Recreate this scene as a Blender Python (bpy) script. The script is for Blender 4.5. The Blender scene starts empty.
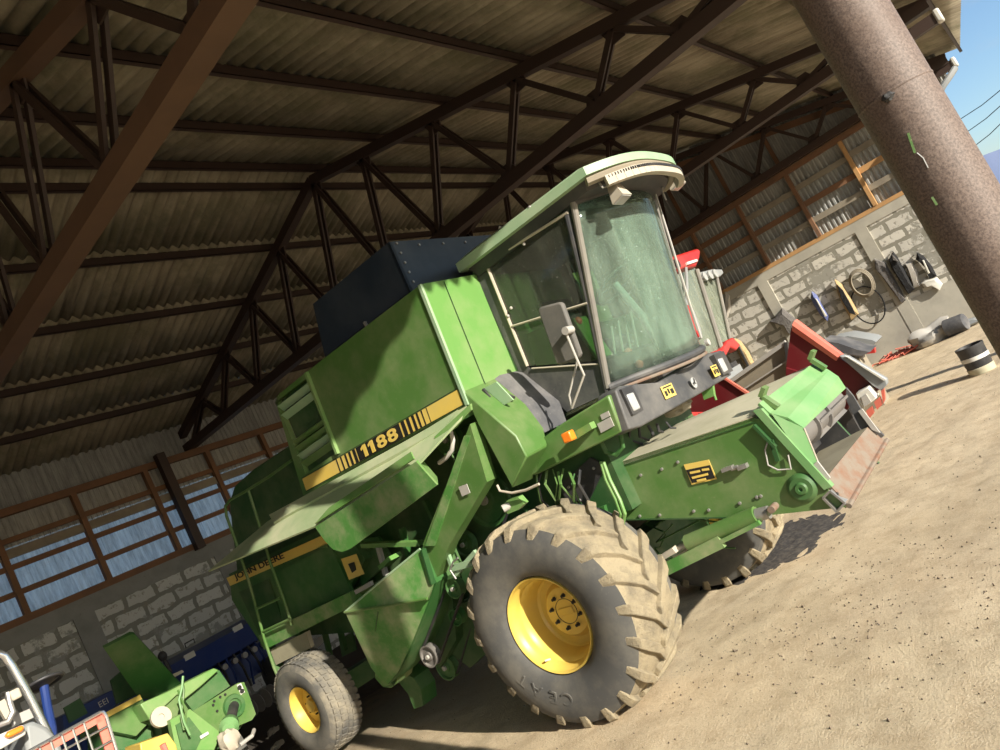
import bpy, math, random
from mathutils import Vector, Matrix, noise
random.seed(7)
C = bpy.context.scene.collection
PI = math.pi

# ------------------------------------------------------------------ camera (hand held, rolled about 27 degrees, pitched up 5.6)
RIGHT = Vector((0.57957482, -0.68039924, -0.44849738))
DOWN = Vector((-0.20590882, 0.41023006, -0.88843281))
FWD = Vector((0.78847611, 0.60726286, 0.09765881))
FPX = 740.8
EYE = Vector((0, 0, 2.0))
cam = bpy.data.objects.new('camera', bpy.data.cameras.new('camera'))
C.objects.link(cam)
cam.data.sensor_width = 36; cam.data.lens = FPX / 1000 * 36; cam.data.clip_start = 0.05; cam.data.clip_end = 3000
cm = Matrix.Identity(4)
for i in range(3):
    cm[i][0] = RIGHT[i]; cm[i][1] = -DOWN[i]; cm[i][2] = -FWD[i]; cm[i][3] = EYE[i]
cam.matrix_world = cm
bpy.context.scene.camera = cam

def ray(x, y):
    return RIGHT * ((x - 500) / FPX) + DOWN * ((y - 375) / FPX) + FWD
def wp(x, y, X=None, Y=None, Z=None):
    """survey: where the sight line through (x, y) meets the wall X=, Y= or level Z= of the place"""
    d = ray(x, y)
    ax, val = (0, X) if X is not None else (1, Y) if Y is not None else (2, Z)
    return EYE + d * ((val - EYE[ax]) / d[ax])
# harvester frame: u sideways away from the visible flank, v towards its rear, w up; it leans a little with the ground
MO = Vector((4.0, 3.7, 0))
ez = Vector((.045, -.03, 1)).normalized(); ex = (Vector((1, 0, 0)) - ez * ez.x).normalized(); ey = ez.cross(ex)
MR = Matrix((ex, ey, ez)).transposed()
MRI = MR.transposed()
def mp(x, y, u=None, v=None, w=None):
    d = MRI @ ray(x, y); c = MRI @ (EYE - MO)
    ax, val = (0, u) if u is not None else (1, v) if v is not None else (2, w)
    return c + d * ((val - c[ax]) / d[ax])
def V(*a): return Vector(a)

# ------------------------------------------------------------------ materials
def nmat(name):
    m = bpy.data.materials.new(name); m.use_nodes = True
    nt = m.node_tree
    return m, nt, nt.nodes['Principled BSDF']
def setc(sock, c): sock.default_value = (*c, 1)
def coords(nt, scale=(1, 1, 1), kind='Object', rot=(0, 0, 0)):
    tc = nt.nodes.new('ShaderNodeTexCoord'); mpn = nt.nodes.new('ShaderNodeMapping')
    mpn.inputs['Scale'].default_value = scale; mpn.inputs['Rotation'].default_value = rot
    nt.links.new(tc.outputs[kind], mpn.inputs['Vector'])
    return mpn.outputs['Vector']
def noi(nt, vec, scale, detail=4, rough=.55):
    n = nt.nodes.new('ShaderNodeTexNoise'); n.inputs['Scale'].default_value = scale
    n.inputs['Detail'].default_value = detail; n.inputs['Roughness'].default_value = rough
    nt.links.new(vec, n.inputs['Vector']); return n.outputs['Fac']
def ramp(nt, fac, stops):
    r = nt.nodes.new('ShaderNodeValToRGB'); e = r.color_ramp.elements
    while len(e) < len(stops): e.new(.5)
    for q, (p, c) in zip(e, stops):
        q.position = p; q.color = (*c, 1) if len(c) == 3 else c
    nt.links.new(fac, r.inputs['Fac']); return r.outputs['Color']
def mixc(nt, fac, a, b, mode='MIX'):
    m = nt.nodes.new('ShaderNodeMix'); m.data_type = 'RGBA'; m.blend_type = mode
    for s, v in ((m.inputs[0], fac), (m.inputs[6], a), (m.inputs[7], b)):
        if isinstance(v, (int, float)): s.default_value = v
        elif isinstance(v, tuple): s.default_value = (*v, 1)
        else: nt.links.new(v, s)
    return m.outputs[2]
def bump(nt, b, h, strength=.3, dist=.01):
    n = nt.nodes.new('ShaderNodeBump'); n.inputs['Strength'].default_value = strength; n.inputs['Distance'].default_value = dist
    nt.links.new(h, n.inputs['Height']); nt.links.new(n.outputs['Normal'], b.inputs['Normal'])
def paint(name, col, dust=(.42, .36, .24), amt=.35, rough=.42, scale=2.2, metal=0, spec=.5, worn=None, bmp=0):
    """painted or moulded surface with patches of dust and small scuffs"""
    m, nt, b = nmat(name)
    v = coords(nt)
    a = noi(nt, v, scale, 7, .65)
    f = ramp(nt, a, [(.42, (0, 0, 0)), (.75, (amt, amt, amt))])
    c = mixc(nt, f, col, dust)
    a2 = noi(nt, v, scale * 14, 3, .6)
    f2 = ramp(nt, a2, [(.66, (0, 0, 0)), (.78, (amt * .9,) * 3)])
    c = mixc(nt, f2, c, worn or tuple(x * .8 for x in dust))
    nt.links.new(c, b.inputs['Base Color'])
    b.inputs['Roughness'].default_value = rough; b.inputs['Metallic'].default_value = metal
    b.inputs['Specular IOR Level'].default_value = spec
    if bmp: bump(nt, b, noi(nt, v, scale * 7, 8, .75), 1, bmp)
    return m
def flat(name, col, rough=.6, metal=0):
    m, nt, b = nmat(name); setc(b.inputs['Base Color'], col)
    b.inputs['Roughness'].default_value = rough; b.inputs['Metallic'].default_value = metal; return m

G = (.075, .165, .036)
M = {}
M['green'] = paint('green_paint', G, amt=.30)
M['green_dull'] = paint('faded_dark_green_paint', (.032, .115, .024), amt=.22, rough=.55)
M['green_dusty'] = paint('dusty_green_paint', (.07, .21, .04), amt=.75, scale=3.0, rough=.6)
M['green_pale'] = paint('sun_bleached_green_paint', (.25, .38, .22), dust=(.45, .50, .34), amt=.6, rough=.5, scale=1.5)
M['green_shield'] = paint('bleached_shield_paint', (.36, .45, .24), dust=(.62, .60, .40), amt=.9, rough=.45, scale=1.8)
M['green_bright'] = paint('bright_green_paint', (.125, .27, .065), amt=.35)
M['green_faded'] = paint('faded_green_cover', (.135, .29, .10), dust=(.33, .38, .22), amt=.5, rough=.5)
M['pillar'] = paint('dusty_grey_pillar', (.16, .145, .125), dust=(.3, .27, .21), amt=.6, rough=.7)
M['roller'] = paint('dark_steel_roller', (.13, .12, .11), dust=(.22, .19, .16), amt=.6, rough=.6)  # darker than the other dusty steel
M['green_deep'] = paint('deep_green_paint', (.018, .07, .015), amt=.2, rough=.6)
M['yellow'] = paint('yellow_wheel_paint', (.66, .46, .085), dust=(.50, .42, .22), amt=.35, rough=.4)
M['yellow_decal'] = paint('yellow_decal', (.72, .50, .10), dust=(.5, .42, .2), amt=.4)
M['black_decal'] = flat('black_decal', (.015, .014, .012), .5)
M['black'] = paint('black_plastic', (.022, .022, .024), dust=(.25, .22, .18), amt=.3, rough=.55)
M['black_mat'] = paint('dusty_rubber_mat', (.06, .06, .065), dust=(.28, .26, .24), amt=.6, rough=.8)
M['console'] = paint('dusty_black_console', (.05, .05, .052), dust=(.25, .23, .2), amt=.55, rough=.6)
M['navy'] = paint('dark_blue_board', (.016, .026, .042), dust=(.12, .13, .14), amt=.25, rough=.4)
M['blue'] = paint('blue_paint', (.012, .035, .16), dust=(.12, .12, .14), amt=.25, rough=.45)
M['rubber_side'] = paint('tyre_sidewall_rubber', (.075, .073, .068), dust=(.20, .18, .14), amt=.7, rough=.85, scale=3)
M['rubber_mud'] = paint('tyre_tread_caked_with_pale_mud', (.44, .36, .23), dust=(.20, .17, .12), amt=1.0, rough=.95, scale=7, worn=(.09, .08, .065), bmp=.03)
M['rubber_road'] = paint('worn_road_tyre_rubber', (.10, .095, .085), dust=(.36, .31, .22), amt=.8, rough=.9, scale=4, bmp=.01)
M['steel'] = paint('bare_steel', (.35, .34, .32), dust=(.25, .2, .15), amt=.5, rough=.45, metal=.6)
M['steel_dusty'] = paint('dusty_grey_steel', (.36, .34, .31), dust=(.45, .40, .32), amt=.6, rough=.7)
M['rusty'] = paint('rusty_worn_plate', (.20, .16, .12), dust=(.19, .075, .035), amt=.95, rough=.8, scale=9, worn=(.40, .34, .27))
M['dusty_plate'] = paint('dust_covered_plate', (.36, .32, .22), dust=(.20, .17, .11), amt=.8, rough=.85, scale=2.5)
M['chaff'] = paint('chaff_covered_top', (.46, .42, .30), dust=(.27, .26, .16), amt=.8, rough=.95, scale=2)
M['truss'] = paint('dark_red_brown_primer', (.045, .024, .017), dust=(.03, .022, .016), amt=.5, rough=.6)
M['truss_lit'] = paint('lit_brown_primer', (.13, .072, .042), dust=(.085, .048, .03), amt=.6, rough=.6)  # truss primer lightened in colour, as lit, for the nearest truss
M['wood'] = paint('pine_boards', (.20, .10, .05), dust=(.11, .065, .04), amt=.8, rough=.8, scale=2)
M['wood_grey'] = paint('weathered_grey_board', (.27, .235, .18), dust=(.15, .12, .09), amt=.7, rough=.85)
M['wood_lit'] = paint('sunlit_pine_board', (.48, .27, .11), dust=(.3, .17, .08), amt=.6, rough=.75)  # orange tone paints sunlight onto some of the gable boards
M['red'] = paint('red_paint', (.42, .020, .018), dust=(.3, .12, .09), amt=.35, rough=.35)
M['shaded_red'] = paint('shaded_red_paint', (.12, .010, .013), dust=(.13, .05, .045), amt=.35, rough=.4)  # red darkened in colour for the shaded header sheets
M['salmon'] = paint('faded_and_lit_red', (.60, .13, .09), dust=(.55, .3, .2), amt=.4, rough=.45)  # pale red; on the header's top edge it paints in the sunlight
M['greypaint'] = paint('grey_paint', (.23, .24, .24), dust=(.3, .28, .25), amt=.4, rough=.5)
M['tanpaint'] = paint('faded_grey_brown_sheet', (.25, .21, .15), dust=(.33, .29, .22), amt=.6, rough=.7)
M['white'] = paint('grubby_white_plastic', (.62, .60, .54), dust=(.45, .40, .3), amt=.4, rough=.5)
M['cream'] = paint('dusty_cream_trim', (.42, .37, .29), dust=(.55, .48, .36), amt=.5, rough=.7)
M['orange'] = flat('orange_lens', (.85, .22, .02), .3)
M['cloth_black'] = paint('black_cloth', (.012, .012, .013), amt=.1, rough=.95, dust=(.06, .06, .06), bmp=.05)
M['cloth_grey'] = paint('grey_cloth', (.12, .11, .105), amt=.5, rough=.95, dust=(.22, .2, .18), bmp=.05)
M['cloth_blue'] = paint('blue_cloth', (.08, .10, .25), amt=.6, rough=.9, dust=(.3, .32, .4), scale=9)
M['straw'] = paint('tan_bristle', (.42, .30, .15), amt=.6, rough=.9, dust=(.2, .13, .06), scale=12)
M['lamp'] = flat('headlamp_reflector', (.5, .5, .48), .15, .3)
M['mirror_back'] = paint('dusty_mirror_housing', (.10, .095, .085), dust=(.24, .21, .18), amt=.7, rough=.7)
M['chrome'] = flat('chrome', (.6, .6, .6), .2, .9)
M['concrete'] = paint('concrete', (.24, .24, .23), dust=(.17, .17, .16), amt=.9, rough=.95, scale=1.6)
M['mortar'] = paint('plaster', (.44, .41, .34), dust=(.30, .28, .235), amt=.9, rough=.95, scale=1.3)
M['mountain'] = flat('hazy_blue_hill', (.20, .24, .36), 1)
M['spill'] = paint('dark_grain_spill', (.035, .03, .028), dust=(.2, .17, .13), amt=.6, rough=1, scale=20)
M['clod'] = paint('dirt_clods', (.17, .13, .09), dust=(.07, .055, .04), amt=.8, rough=1, scale=10)
M['seatc'] = flat('dark_seat_cloth', (.03, .035, .035), .9)

def block_mat(name, axis, wall):
    m, nt, b = nmat(name)
    rot = (PI / 2, 0, 0)
    v = coords(nt)
    sep = nt.nodes.new('ShaderNodeSeparateXYZ'); nt.links.new(v, sep.inputs[0])
    comb = nt.nodes.new('ShaderNodeCombineXYZ'); nt.links.new(sep.outputs[axis], comb.inputs[0]); nt.links.new(sep.outputs[2], comb.inputs[1])
    n1 = nt.nodes.new('ShaderNodeTexNoise'); n1.inputs['Scale'].default_value = 3.2; n1.inputs['Detail'].default_value = 5
    nt.links.new(comb.outputs[0], n1.inputs['Vector'])
    vm = nt.nodes.new('ShaderNodeVectorMath'); vm.operation = 'MULTIPLY_ADD'
    nt.links.new(n1.outputs['Color'], vm.inputs[0]); vm.inputs[1].default_value = (.16, .16, 0); nt.links.new(comb.outputs[0], vm.inputs[2])
    br = nt.nodes.new('ShaderNodeTexBrick'); nt.links.new(vm.outputs[0], br.inputs['Vector'])
    br.inputs['Scale'].default_value = 1; br.inputs['Brick Width'].default_value = .62; br.inputs['Row Height'].default_value = .295
    br.inputs['Mortar Size'].default_value = .045; br.inputs['Mortar Smooth'].default_value = .12; br.inputs['Bias'].default_value = 0
    tint = (lambda c: tuple(x * k for x, k in zip(c, (.90, .96, 1.06)))) if axis == 0 else (lambda c: c)
    setc(br.inputs['Color1'], tint((.62, .58, .50))); setc(br.inputs['Color2'], tint((.52, .49, .43))); setc(br.inputs['Mortar'], tint((.24, .225, .18)))
    patch = ramp(nt, noi(nt, v, .9, 6, .7), [(.55, (0, 0, 0)), (.59, (1, 1, 1))])
    col = mixc(nt, patch, br.outputs['Color'], tint((.30, .285, .24)))
    smear = ramp(nt, noi(nt, v, 7, 6, .7), [(.56, (0, 0, 0)), (.60, (.8, .8, .8))])
    col = mixc(nt, smear, col, (.25, .23, .19))
    nt.links.new(col, b.inputs['Base Color']); b.inputs['Roughness'].default_value = .95
    bump(nt, b, col, .8, .02)
    return m
M['block_rear'] = block_mat('aerated_blocks_rear', 0, 0)
M['block_side'] = block_mat('aerated_blocks_side', 1, 1)

def ground_mat():
    m, nt, b = nmat('sandy_dirt')
    v = coords(nt)
    big = noi(nt, v, .35, 8, .62); mid = noi(nt, v, 4.5, 10, .72); fine = noi(nt, v, 75, 6, .75)
    c = ramp(nt, big, [(.35, (.66, .52, .34)), (.65, (.78, .64, .44))])
    c = mixc(nt, ramp(nt, mid, [(.36, (.7,) * 3), (.56, (0, 0, 0))]), c, (.52, .39, .245))
    c = mixc(nt, ramp(nt, fine, [(.52, (0, 0, 0)), (.68, (.8,) * 3)]), c, (.33, .25, .165))
    c = mixc(nt, ramp(nt, noi(nt, v, 90, 2), [(.62, (0, 0, 0)), (.70, (.7,) * 3)]), c, (.84, .74, .56))
    # shade well inside the shed, put into the ground colour
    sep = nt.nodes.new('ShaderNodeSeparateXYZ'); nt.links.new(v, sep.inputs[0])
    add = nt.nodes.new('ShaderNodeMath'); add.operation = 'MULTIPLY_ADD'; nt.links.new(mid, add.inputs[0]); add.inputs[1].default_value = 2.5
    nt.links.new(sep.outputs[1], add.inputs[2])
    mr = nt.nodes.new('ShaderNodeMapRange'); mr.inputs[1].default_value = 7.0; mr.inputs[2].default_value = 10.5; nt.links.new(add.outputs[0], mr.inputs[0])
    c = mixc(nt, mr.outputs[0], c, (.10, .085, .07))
    nt.links.new(c, b.inputs['Base Color']); b.inputs['Roughness'].default_value = 1; b.inputs['Specular IOR Level'].default_value = .1
    h = nt.nodes.new('ShaderNodeMath'); h.operation = 'ADD'; nt.links.new(mid, h.inputs[0]); nt.links.new(fine, h.inputs[1])
    bump(nt, b, h.outputs[0], .7, .014)
    return m
M['ground'] = ground_mat()

def roof_mat():
    m, nt, b = nmat('corrugated_cement_sheet')
    v = coords(nt, (1, .12, .12)); v2 = coords(nt)
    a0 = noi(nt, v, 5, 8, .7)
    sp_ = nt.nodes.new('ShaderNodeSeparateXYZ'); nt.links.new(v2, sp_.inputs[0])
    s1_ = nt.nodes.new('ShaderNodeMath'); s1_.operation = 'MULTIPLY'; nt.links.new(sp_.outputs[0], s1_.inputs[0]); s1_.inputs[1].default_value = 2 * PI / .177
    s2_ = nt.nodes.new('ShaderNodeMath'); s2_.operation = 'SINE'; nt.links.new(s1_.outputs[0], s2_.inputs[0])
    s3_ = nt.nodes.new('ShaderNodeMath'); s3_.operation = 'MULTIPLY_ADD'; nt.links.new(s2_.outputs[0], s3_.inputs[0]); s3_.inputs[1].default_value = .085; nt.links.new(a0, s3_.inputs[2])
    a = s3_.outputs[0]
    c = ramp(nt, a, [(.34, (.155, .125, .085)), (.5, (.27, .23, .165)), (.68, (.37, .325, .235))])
    c = mixc(nt, ramp(nt, noi(nt, v2, .8, 6, .7), [(.45, (0, 0, 0)), (.62, (.75,) * 3)]), c, (.14, .13, .075))
    nt.links.new(c, b.inputs['Base Color']); b.inputs['Roughness'].default_value = .95
    bump(nt, b, a, .3, .01)
    return m
M['roof'] = roof_mat()

def cladding(name, col, trans):
    m, nt, b = nmat(name)
    v = coords(nt, (3, 3, .5))
    a = noi(nt, v, 4, 6, .7)
    c = ramp(nt, a, [(.35, tuple(x * .6 for x in col)), (.62, col)])
    nt.links.new(c, b.inputs['Base Color']); b.inputs['Roughness'].default_value = .5
    if trans:
        t = nt.nodes.new('ShaderNodeBsdfTranslucent'); nt.links.new(c, t.inputs['Color'])
        mx = nt.nodes.new('ShaderNodeMixShader'); mx.inputs[0].default_value = trans
        nt.links.new(b.outputs[0], mx.inputs[1]); nt.links.new(t.outputs[0], mx.inputs[2])
        nt.links.new(mx.outputs[0], nt.nodes['Material Output'].inputs['Surface'])
    return m
M['poly'] = cladding('milky_translucent_sheet', (.78, .82, .82), .75)
M['poly_dim'] = cladding('dirty_translucent_sheet', (.40, .42, .42), .12)
M['metal_sheet'] = cladding('galvanised_ribbed_sheet', (.36, .36, .34), 0)

def glass(name, tint, dust=.25, dcol=(.40, .42, .34)):
    m, nt, b = nmat(name)
    nt.nodes.remove(b)
    out = nt.nodes['Material Output']
    tr = nt.nodes.new('ShaderNodeBsdfTransparent'); setc(tr.inputs[0], tint)
    gl = nt.nodes.new('ShaderNodeBsdfGlossy'); gl.inputs['Roughness'].default_value = .06
    fr = nt.nodes.new('ShaderNodeFresnel'); fr.inputs[0].default_value = 1.5
    m1 = nt.nodes.new('ShaderNodeMixShader'); nt.links.new(fr.outputs[0], m1.inputs[0]); nt.links.new(tr.outputs[0], m1.inputs[1]); nt.links.new(gl.outputs[0], m1.inputs[2])
    di = nt.nodes.new('ShaderNodeBsdfDiffuse'); setc(di.inputs[0], dcol)
    v = coords(nt, (1, 1, .22)); v2 = coords(nt)
    s = nt.nodes.new('ShaderNodeMath'); s.operation = 'ADD'
    nt.links.new(ramp(nt, noi(nt, v, 5, 7, .7), [(.38, (dust * .5,) * 3), (.72, (dust * 1.5,) * 3)]), s.inputs[0])
    nt.links.new(ramp(nt, noi(nt, v2, 55, 2), [(.68, (0, 0, 0)), (.73, (.45,) * 3)]), s.inputs[1])
    m2 = nt.nodes.new('ShaderNodeMixShader'); nt.links.new(s.outputs[0], m2.inputs[0]); nt.links.new(m1.outputs[0], m2.inputs[1]); nt.links.new(di.outputs[0], m2.inputs[2])
    nt.links.new(m2.outputs[0], out.inputs['Surface'])
    return m
M['glass'] = glass('dusty_green_tinted_glass', (.72, .86, .78), .20, (.36, .44, .36))
M['glass_side'] = glass('dusty_side_glass', (.60, .66, .58), .09, (.42, .42, .34))
M['glass_far'] = glass('dirty_cab_glass', (.62, .68, .60), .38, (.36, .38, .30))

def pipe_mat():
    m, nt, b = nmat('weathered_brown_pipe')
    v = coords(nt)
    c = ramp(nt, noi(nt, v, 150, 5, .7), [(.38, (.085, .058, .045)), (.62, (.20, .145, .115))])
    c = mixc(nt, ramp(nt, noi(nt, v, 3, 6, .7), [(.5, (0, 0, 0)), (.7, (.55,) * 3)]), c, (.11, .065, .042))
    nt.links.new(c, b.inputs['Base Color']); b.inputs['Roughness'].default_value = .62
    bump(nt, b, noi(nt, v, 220, 4), .35, .0012)
    return m
M['pipe'] = pipe_mat()

# ------------------------------------------------------------------ mesh helpers
class MB:
    def __init__(s): s.v = []; s.f = []; s.mi = []; s.cur = 0
    def mat(s, i): s.cur = i; return s
    def add(s, vs, fs):
        o = len(s.v); s.v += [tuple(p) for p in vs]
        for f in fs: s.f.append(tuple(o + i for i in f)); s.mi.append(s.cur)
        return s
    def box(s, a, b):
        (x0, y0, z0), (x1, y1, z1) = a, b
        x0, x1 = min(x0, x1), max(x0, x1); y0, y1 = min(y0, y1), max(y0, y1); z0, z1 = min(z0, z1), max(z0, z1)
        return s.hexa([(x0, y0, z0), (x1, y0, z0), (x1, y1, z0), (x0, y1, z0), (x0, y0, z1), (x1, y0, z1), (x1, y1, z1), (x0, y1, z1)])
    def hexa(s, p):
        return s.add(p, [(0, 3, 2, 1), (4, 5, 6, 7), (0, 1, 5, 4), (1, 2, 6, 5), (2, 3, 7, 6), (3, 0, 4, 7)])
    def prism(s, pts, vec):
        n = len(pts); vec = Vector(vec); p = [Vector(q) for q in pts]
        return s.add(p + [q + vec for q in p], [tuple(range(n))[::-1], tuple(range(n, 2 * n))] + [(i, (i + 1) % n, n + (i + 1) % n, n + i) for i in range(n)])
    def slab(s, pts, th, up=None):
        """polygon thickened along its own normal"""
        p = [Vector(q) for q in pts]; nrm = Vector((0, 0, 0))
        for i in range(len(p)): nrm += p[i].cross(p[(i + 1) % len(p)])
        nrm.normalize()
        if up is not None and nrm.dot(Vector(up)) < 0: nrm = -nrm
        return s.prism([q for q in p], nrm * th)
    def loft(s, A, B, caps=True):
        n = len(A)
        f = [(i, (i + 1) % n, n + (i + 1) % n, n + i) for i in range(n)]
        if caps: f += [tuple(range(n))[::-1], tuple(range(n, 2 * n))]
        return s.add(list(A) + list(B), f)
    def beam(s, p, q, w, h, up=(0, 0, 1)):
        p, q = Vector(p), Vector(q); d = (q - p).normalized(); up = Vector(up)
        if abs(d.dot(up)) > .98: up = Vector((0, 1, 0))
        a = d.cross(up).normalized() * w / 2; b = a.cross(d).normalized() * h / 2
        return s.hexa([p - a - b, p + a - b, p + a + b, p - a + b, q - a - b, q + a - b, q + a + b, q - a + b])
    def tube(s, path, r, n=8, r2=None):
        path = [Vector(p) for p in path]; k = len(path); rings = []
        side = None
        for i, p in enumerate(path):
            d = (path[min(i + 1, k - 1)] - path[max(i - 1, 0)]).normalized()
            if side is None:
                side = d.cross(Vector((0, 0, 1)))
                if side.length < .05: side = d.cross(Vector((0, 1, 0)))
            side = (side - d * side.dot(d)).normalized(); b = d.cross(side)
            rr = r if r2 is None else r + (r2 - r) * i / (k - 1)
            rings.append([p + (side * math.cos(2 * PI * j / n) + b * math.sin(2 * PI * j / n)) * rr for j in range(n)])
        vs = [q for ring in rings for q in ring]
        fs = [(i * n + j, i * n + (j + 1) % n, (i + 1) * n + (j + 1) % n, (i + 1) * n + j) for i in range(k - 1) for j in range(n)]
        fs += [tuple(range(n))[::-1], tuple(range((k - 1) * n, k * n))]
        return s.add(vs, fs)
    def cyl(s, p, q, r, n=20, r2=None): return s.tube([p, q], r, n, r2)
    def lathe(s, c, axis, prof, n=48, closed=False, cap0=True):
        """prof: (distance along axis, radius)"""
        c = Vector(c); a = Vector(axis).normalized()
        e = a.cross(Vector((0, 0, 1)))
        if e.length < .1: e = a.cross(Vector((0, 1, 0)))
        e.normalize(); g = a.cross(e); k = len(prof)
        vs = []
        for t, r in prof:
            for j in range(n):
                th = 2 * PI * j / n; vs.append(c + a * t + (e * math.cos(th) + g * math.sin(th)) * r)
        fs = [(i * n + j, i * n + (j + 1) % n, (i + 1) * n + (j + 1) % n, (i + 1) * n + j) for i in range(k - 1) for j in range(n)]
        if closed: fs += [((k - 1) * n + j, (k - 1) * n + (j + 1) % n, (j + 1) % n, j) for j in range(n)]
        else: fs += ([tuple(range(n))[::-1]] if cap0 else []) + [tuple(range((k - 1) * n, k * n))]
        return s.add(vs, fs)
    def grid(s, fn, nu, nv, both=None):
        vs = [fn(i / nu, j / nv) for j in range(nv + 1) for i in range(nu + 1)]
        fs = [(j * (nu + 1) + i, j * (nu + 1) + i + 1, (j + 1) * (nu + 1) + i + 1, (j + 1) * (nu + 1) + i) for j in range(nv) for i in range(nu)]
        return s.add(vs, fs)
    def blob(s, c, r, n=8, seed=0, am=.25, flat=1):
        c = Vector(c); rr = Vector(r) if not isinstance(r, (int, float)) else Vector((r, r, r))
        vs = []
        for i in range(1, n):
            for j in range(2 * n):
                t = PI * i / n; p = PI * j / n
                d = Vector((math.sin(t) * math.cos(p), math.sin(t) * math.sin(p), math.cos(t)))
                k = 1 + am * noise.noise(d * 1.7 + Vector((seed * 3.1, seed, 0)))
                vs.append(c + Vector((d.x * rr.x, d.y * rr.y, d.z * rr.z)) * k)
        top = len(vs); vs += [c + Vector((0, 0, rr.z)), c - Vector((0, 0, rr.z))]
        m = 2 * n
        fs = [(i * m + j, (i + 1) * m + j, (i + 1) * m + (j + 1) % m, i * m + (j + 1) % m) for i in range(n - 2) for j in range(m)]
        fs += [(top, j, (j + 1) % m) for j in range(m)] + [(top + 1, (n - 2) * m + (j + 1) % m, (n - 2) * m + j) for j in range(m)]
        return s.add(vs, fs)
    def build(s, name, mats, parent=None, bevel=0, smooth=True, solid=0, origin=None):
        me = bpy.data.meshes.new(name)
        vs = s.v
        if origin is not None: vs = [tuple(Vector(p) - Vector(origin)) for p in s.v]
        me.from_pydata(vs, [], s.f)
        if not isinstance(mats, (list, tuple)): mats = [mats]
        for m in mats: me.materials.append(M[m] if isinstance(m, str) else m)
        for p, i in zip(me.polygons, s.mi): p.material_index = min(i, len(mats) - 1)
        import bmesh
        bm = bmesh.new(); bm.from_mesh(me)
        bmesh.ops.recalc_face_normals(bm, faces=bm.faces); bm.to_mesh(me); bm.free()
        if smooth:
            me.shade_smooth(); me.set_sharp_from_angle(angle=math.radians(35))
        o = bpy.data.objects.new(name, me); C.objects.link(o)
        if origin is not None: o.location = origin
        if parent is not None: o.parent = parent
        if bevel:
            b = o.modifiers.new('bevel', 'BEVEL'); b.width = bevel; b.segments = 2; b.limit_method = 'ANGLE'; b.angle_limit = math.radians(40)
        if solid:
            sd = o.modifiers.new('solid', 'SOLIDIFY'); sd.thickness = solid
        return o

def tag(o, label=None, cat=None, group=None, kind=None):
    if label: o['label'] = label
    if cat: o['category'] = cat
    if group: o['group'] = group
    if kind: o['kind'] = kind
    return o
def empty(name, loc=(0, 0, 0), label=None, cat=None, group=None, kind=None):
    o = bpy.data.objects.new(name, None); C.objects.link(o); o.location = loc; o.empty_display_size = .2
    return tag(o, label, cat, group, kind)

def text(name, s, size, origin, xdir, ydir, mat, parent, th=.003, align='LEFT', xs=1.0, bold=0):
    """raised lettering laid on a plane"""
    cu = bpy.data.curves.new(name, 'FONT'); cu.body = s; cu.size = size; cu.extrude = th; cu.align_x = align; cu.offset = bold
    to = bpy.data.objects.new('tmp', cu); C.objects.link(to)
    dg = bpy.context.evaluated_depsgraph_get(); dg.update()
    me = bpy.data.meshes.new_from_object(to.evaluated_get(dg))
    bpy.data.objects.remove(to)
    x = Vector(xdir).normalized(); y = (Vector(ydir) - x * Vector(ydir).dot(x)).normalized(); z = x.cross(y)
    o0 = Vector(origin)
    for vt in me.vertices: vt.co = o0 + x * vt.co.x * xs + y * vt.co.y + z * vt.co.z
    me.materials.clear(); me.materials.append(M[mat])
    o = bpy.data.objects.new(name, me); C.objects.link(o); o.parent = parent
    return o
def fit_text(name, s, p0, p1_, up, mat, parent, th=.002, bold=0.0):
    """lettering stretched to run exactly from p0 to p1_ with the height of up"""
    cu = bpy.data.curves.new(name, 'FONT'); cu.body = s; cu.size = 1; cu.offset = bold; cu.extrude = .001
    to = bpy.data.objects.new('tmp', cu); C.objects.link(to)
    dg = bpy.context.evaluated_depsgraph_get(); dg.update()
    me = bpy.data.meshes.new_from_object(to.evaluated_get(dg)); bpy.data.objects.remove(to)
    xs = [v.co.x for v in me.vertices]; ys = [v.co.y for v in me.vertices]; x0, x1, y0, y1 = min(xs), max(xs), min(ys), max(ys)
    d = Vector(p1_) - Vector(p0); up = Vector(up); n = d.cross(up).normalized()
    for vt in me.vertices: vt.co = Vector(p0) + d * ((vt.co.x - x0) / (x1 - x0)) + up * ((vt.co.y - y0) / (y1 - y0)) + n * (th if vt.co.z > 0 else 0)
    me.materials.clear(); me.materials.append(M[mat]); o = bpy.data.objects.new(name, me); C.objects.link(o); o.parent = parent
    return o
ORD = ['first', 'second', 'third', 'fourth', 'fifth', 'sixth', 'seventh', 'eighth', 'ninth', 'tenth']
exec_parts = []

# ================================================================== THE SHED
RIDGE_Y, RIDGE_Z, SLOPE = 8.33, 7.60, .27
def soffit(y): return RIDGE_Z - SLOPE * abs(y - RIDGE_Y)          # underside of the purlins
X0, X1 = -7.5, 20.55
REAR = 15.3; GABLE = 19.9
def gz(x, y):
    """level of the yard: falls gently away to the right and out of the shed"""
    z = -.045 * (max(min(x, 8.6), -2) - 4.3)
    z = min(z, 0) if x > 4.3 else z * .3
    if x > 9: z += .008 * (min(x, 20) - 9)
    z += -.012 * max(-2, min(0, y)) * 0
    return z
gm = MB()
def gf(i, j):
    x = -10 + 34 * i; y = -6 + 23 * j
    z = gz(x, y)
    z += .022 * noise.noise(Vector((x * .8, y * .8, 0))) + .010 * noise.noise(Vector((x * 3, y * 3, 4))) + .006 * noise.noise(Vector((x * 8, y * 8, 9)))
    return (x, y, z)
gm.grid(gf, 500, 340)
gr = gm.build('floor', 'ground'); tag(gr, kind='structure')
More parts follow.
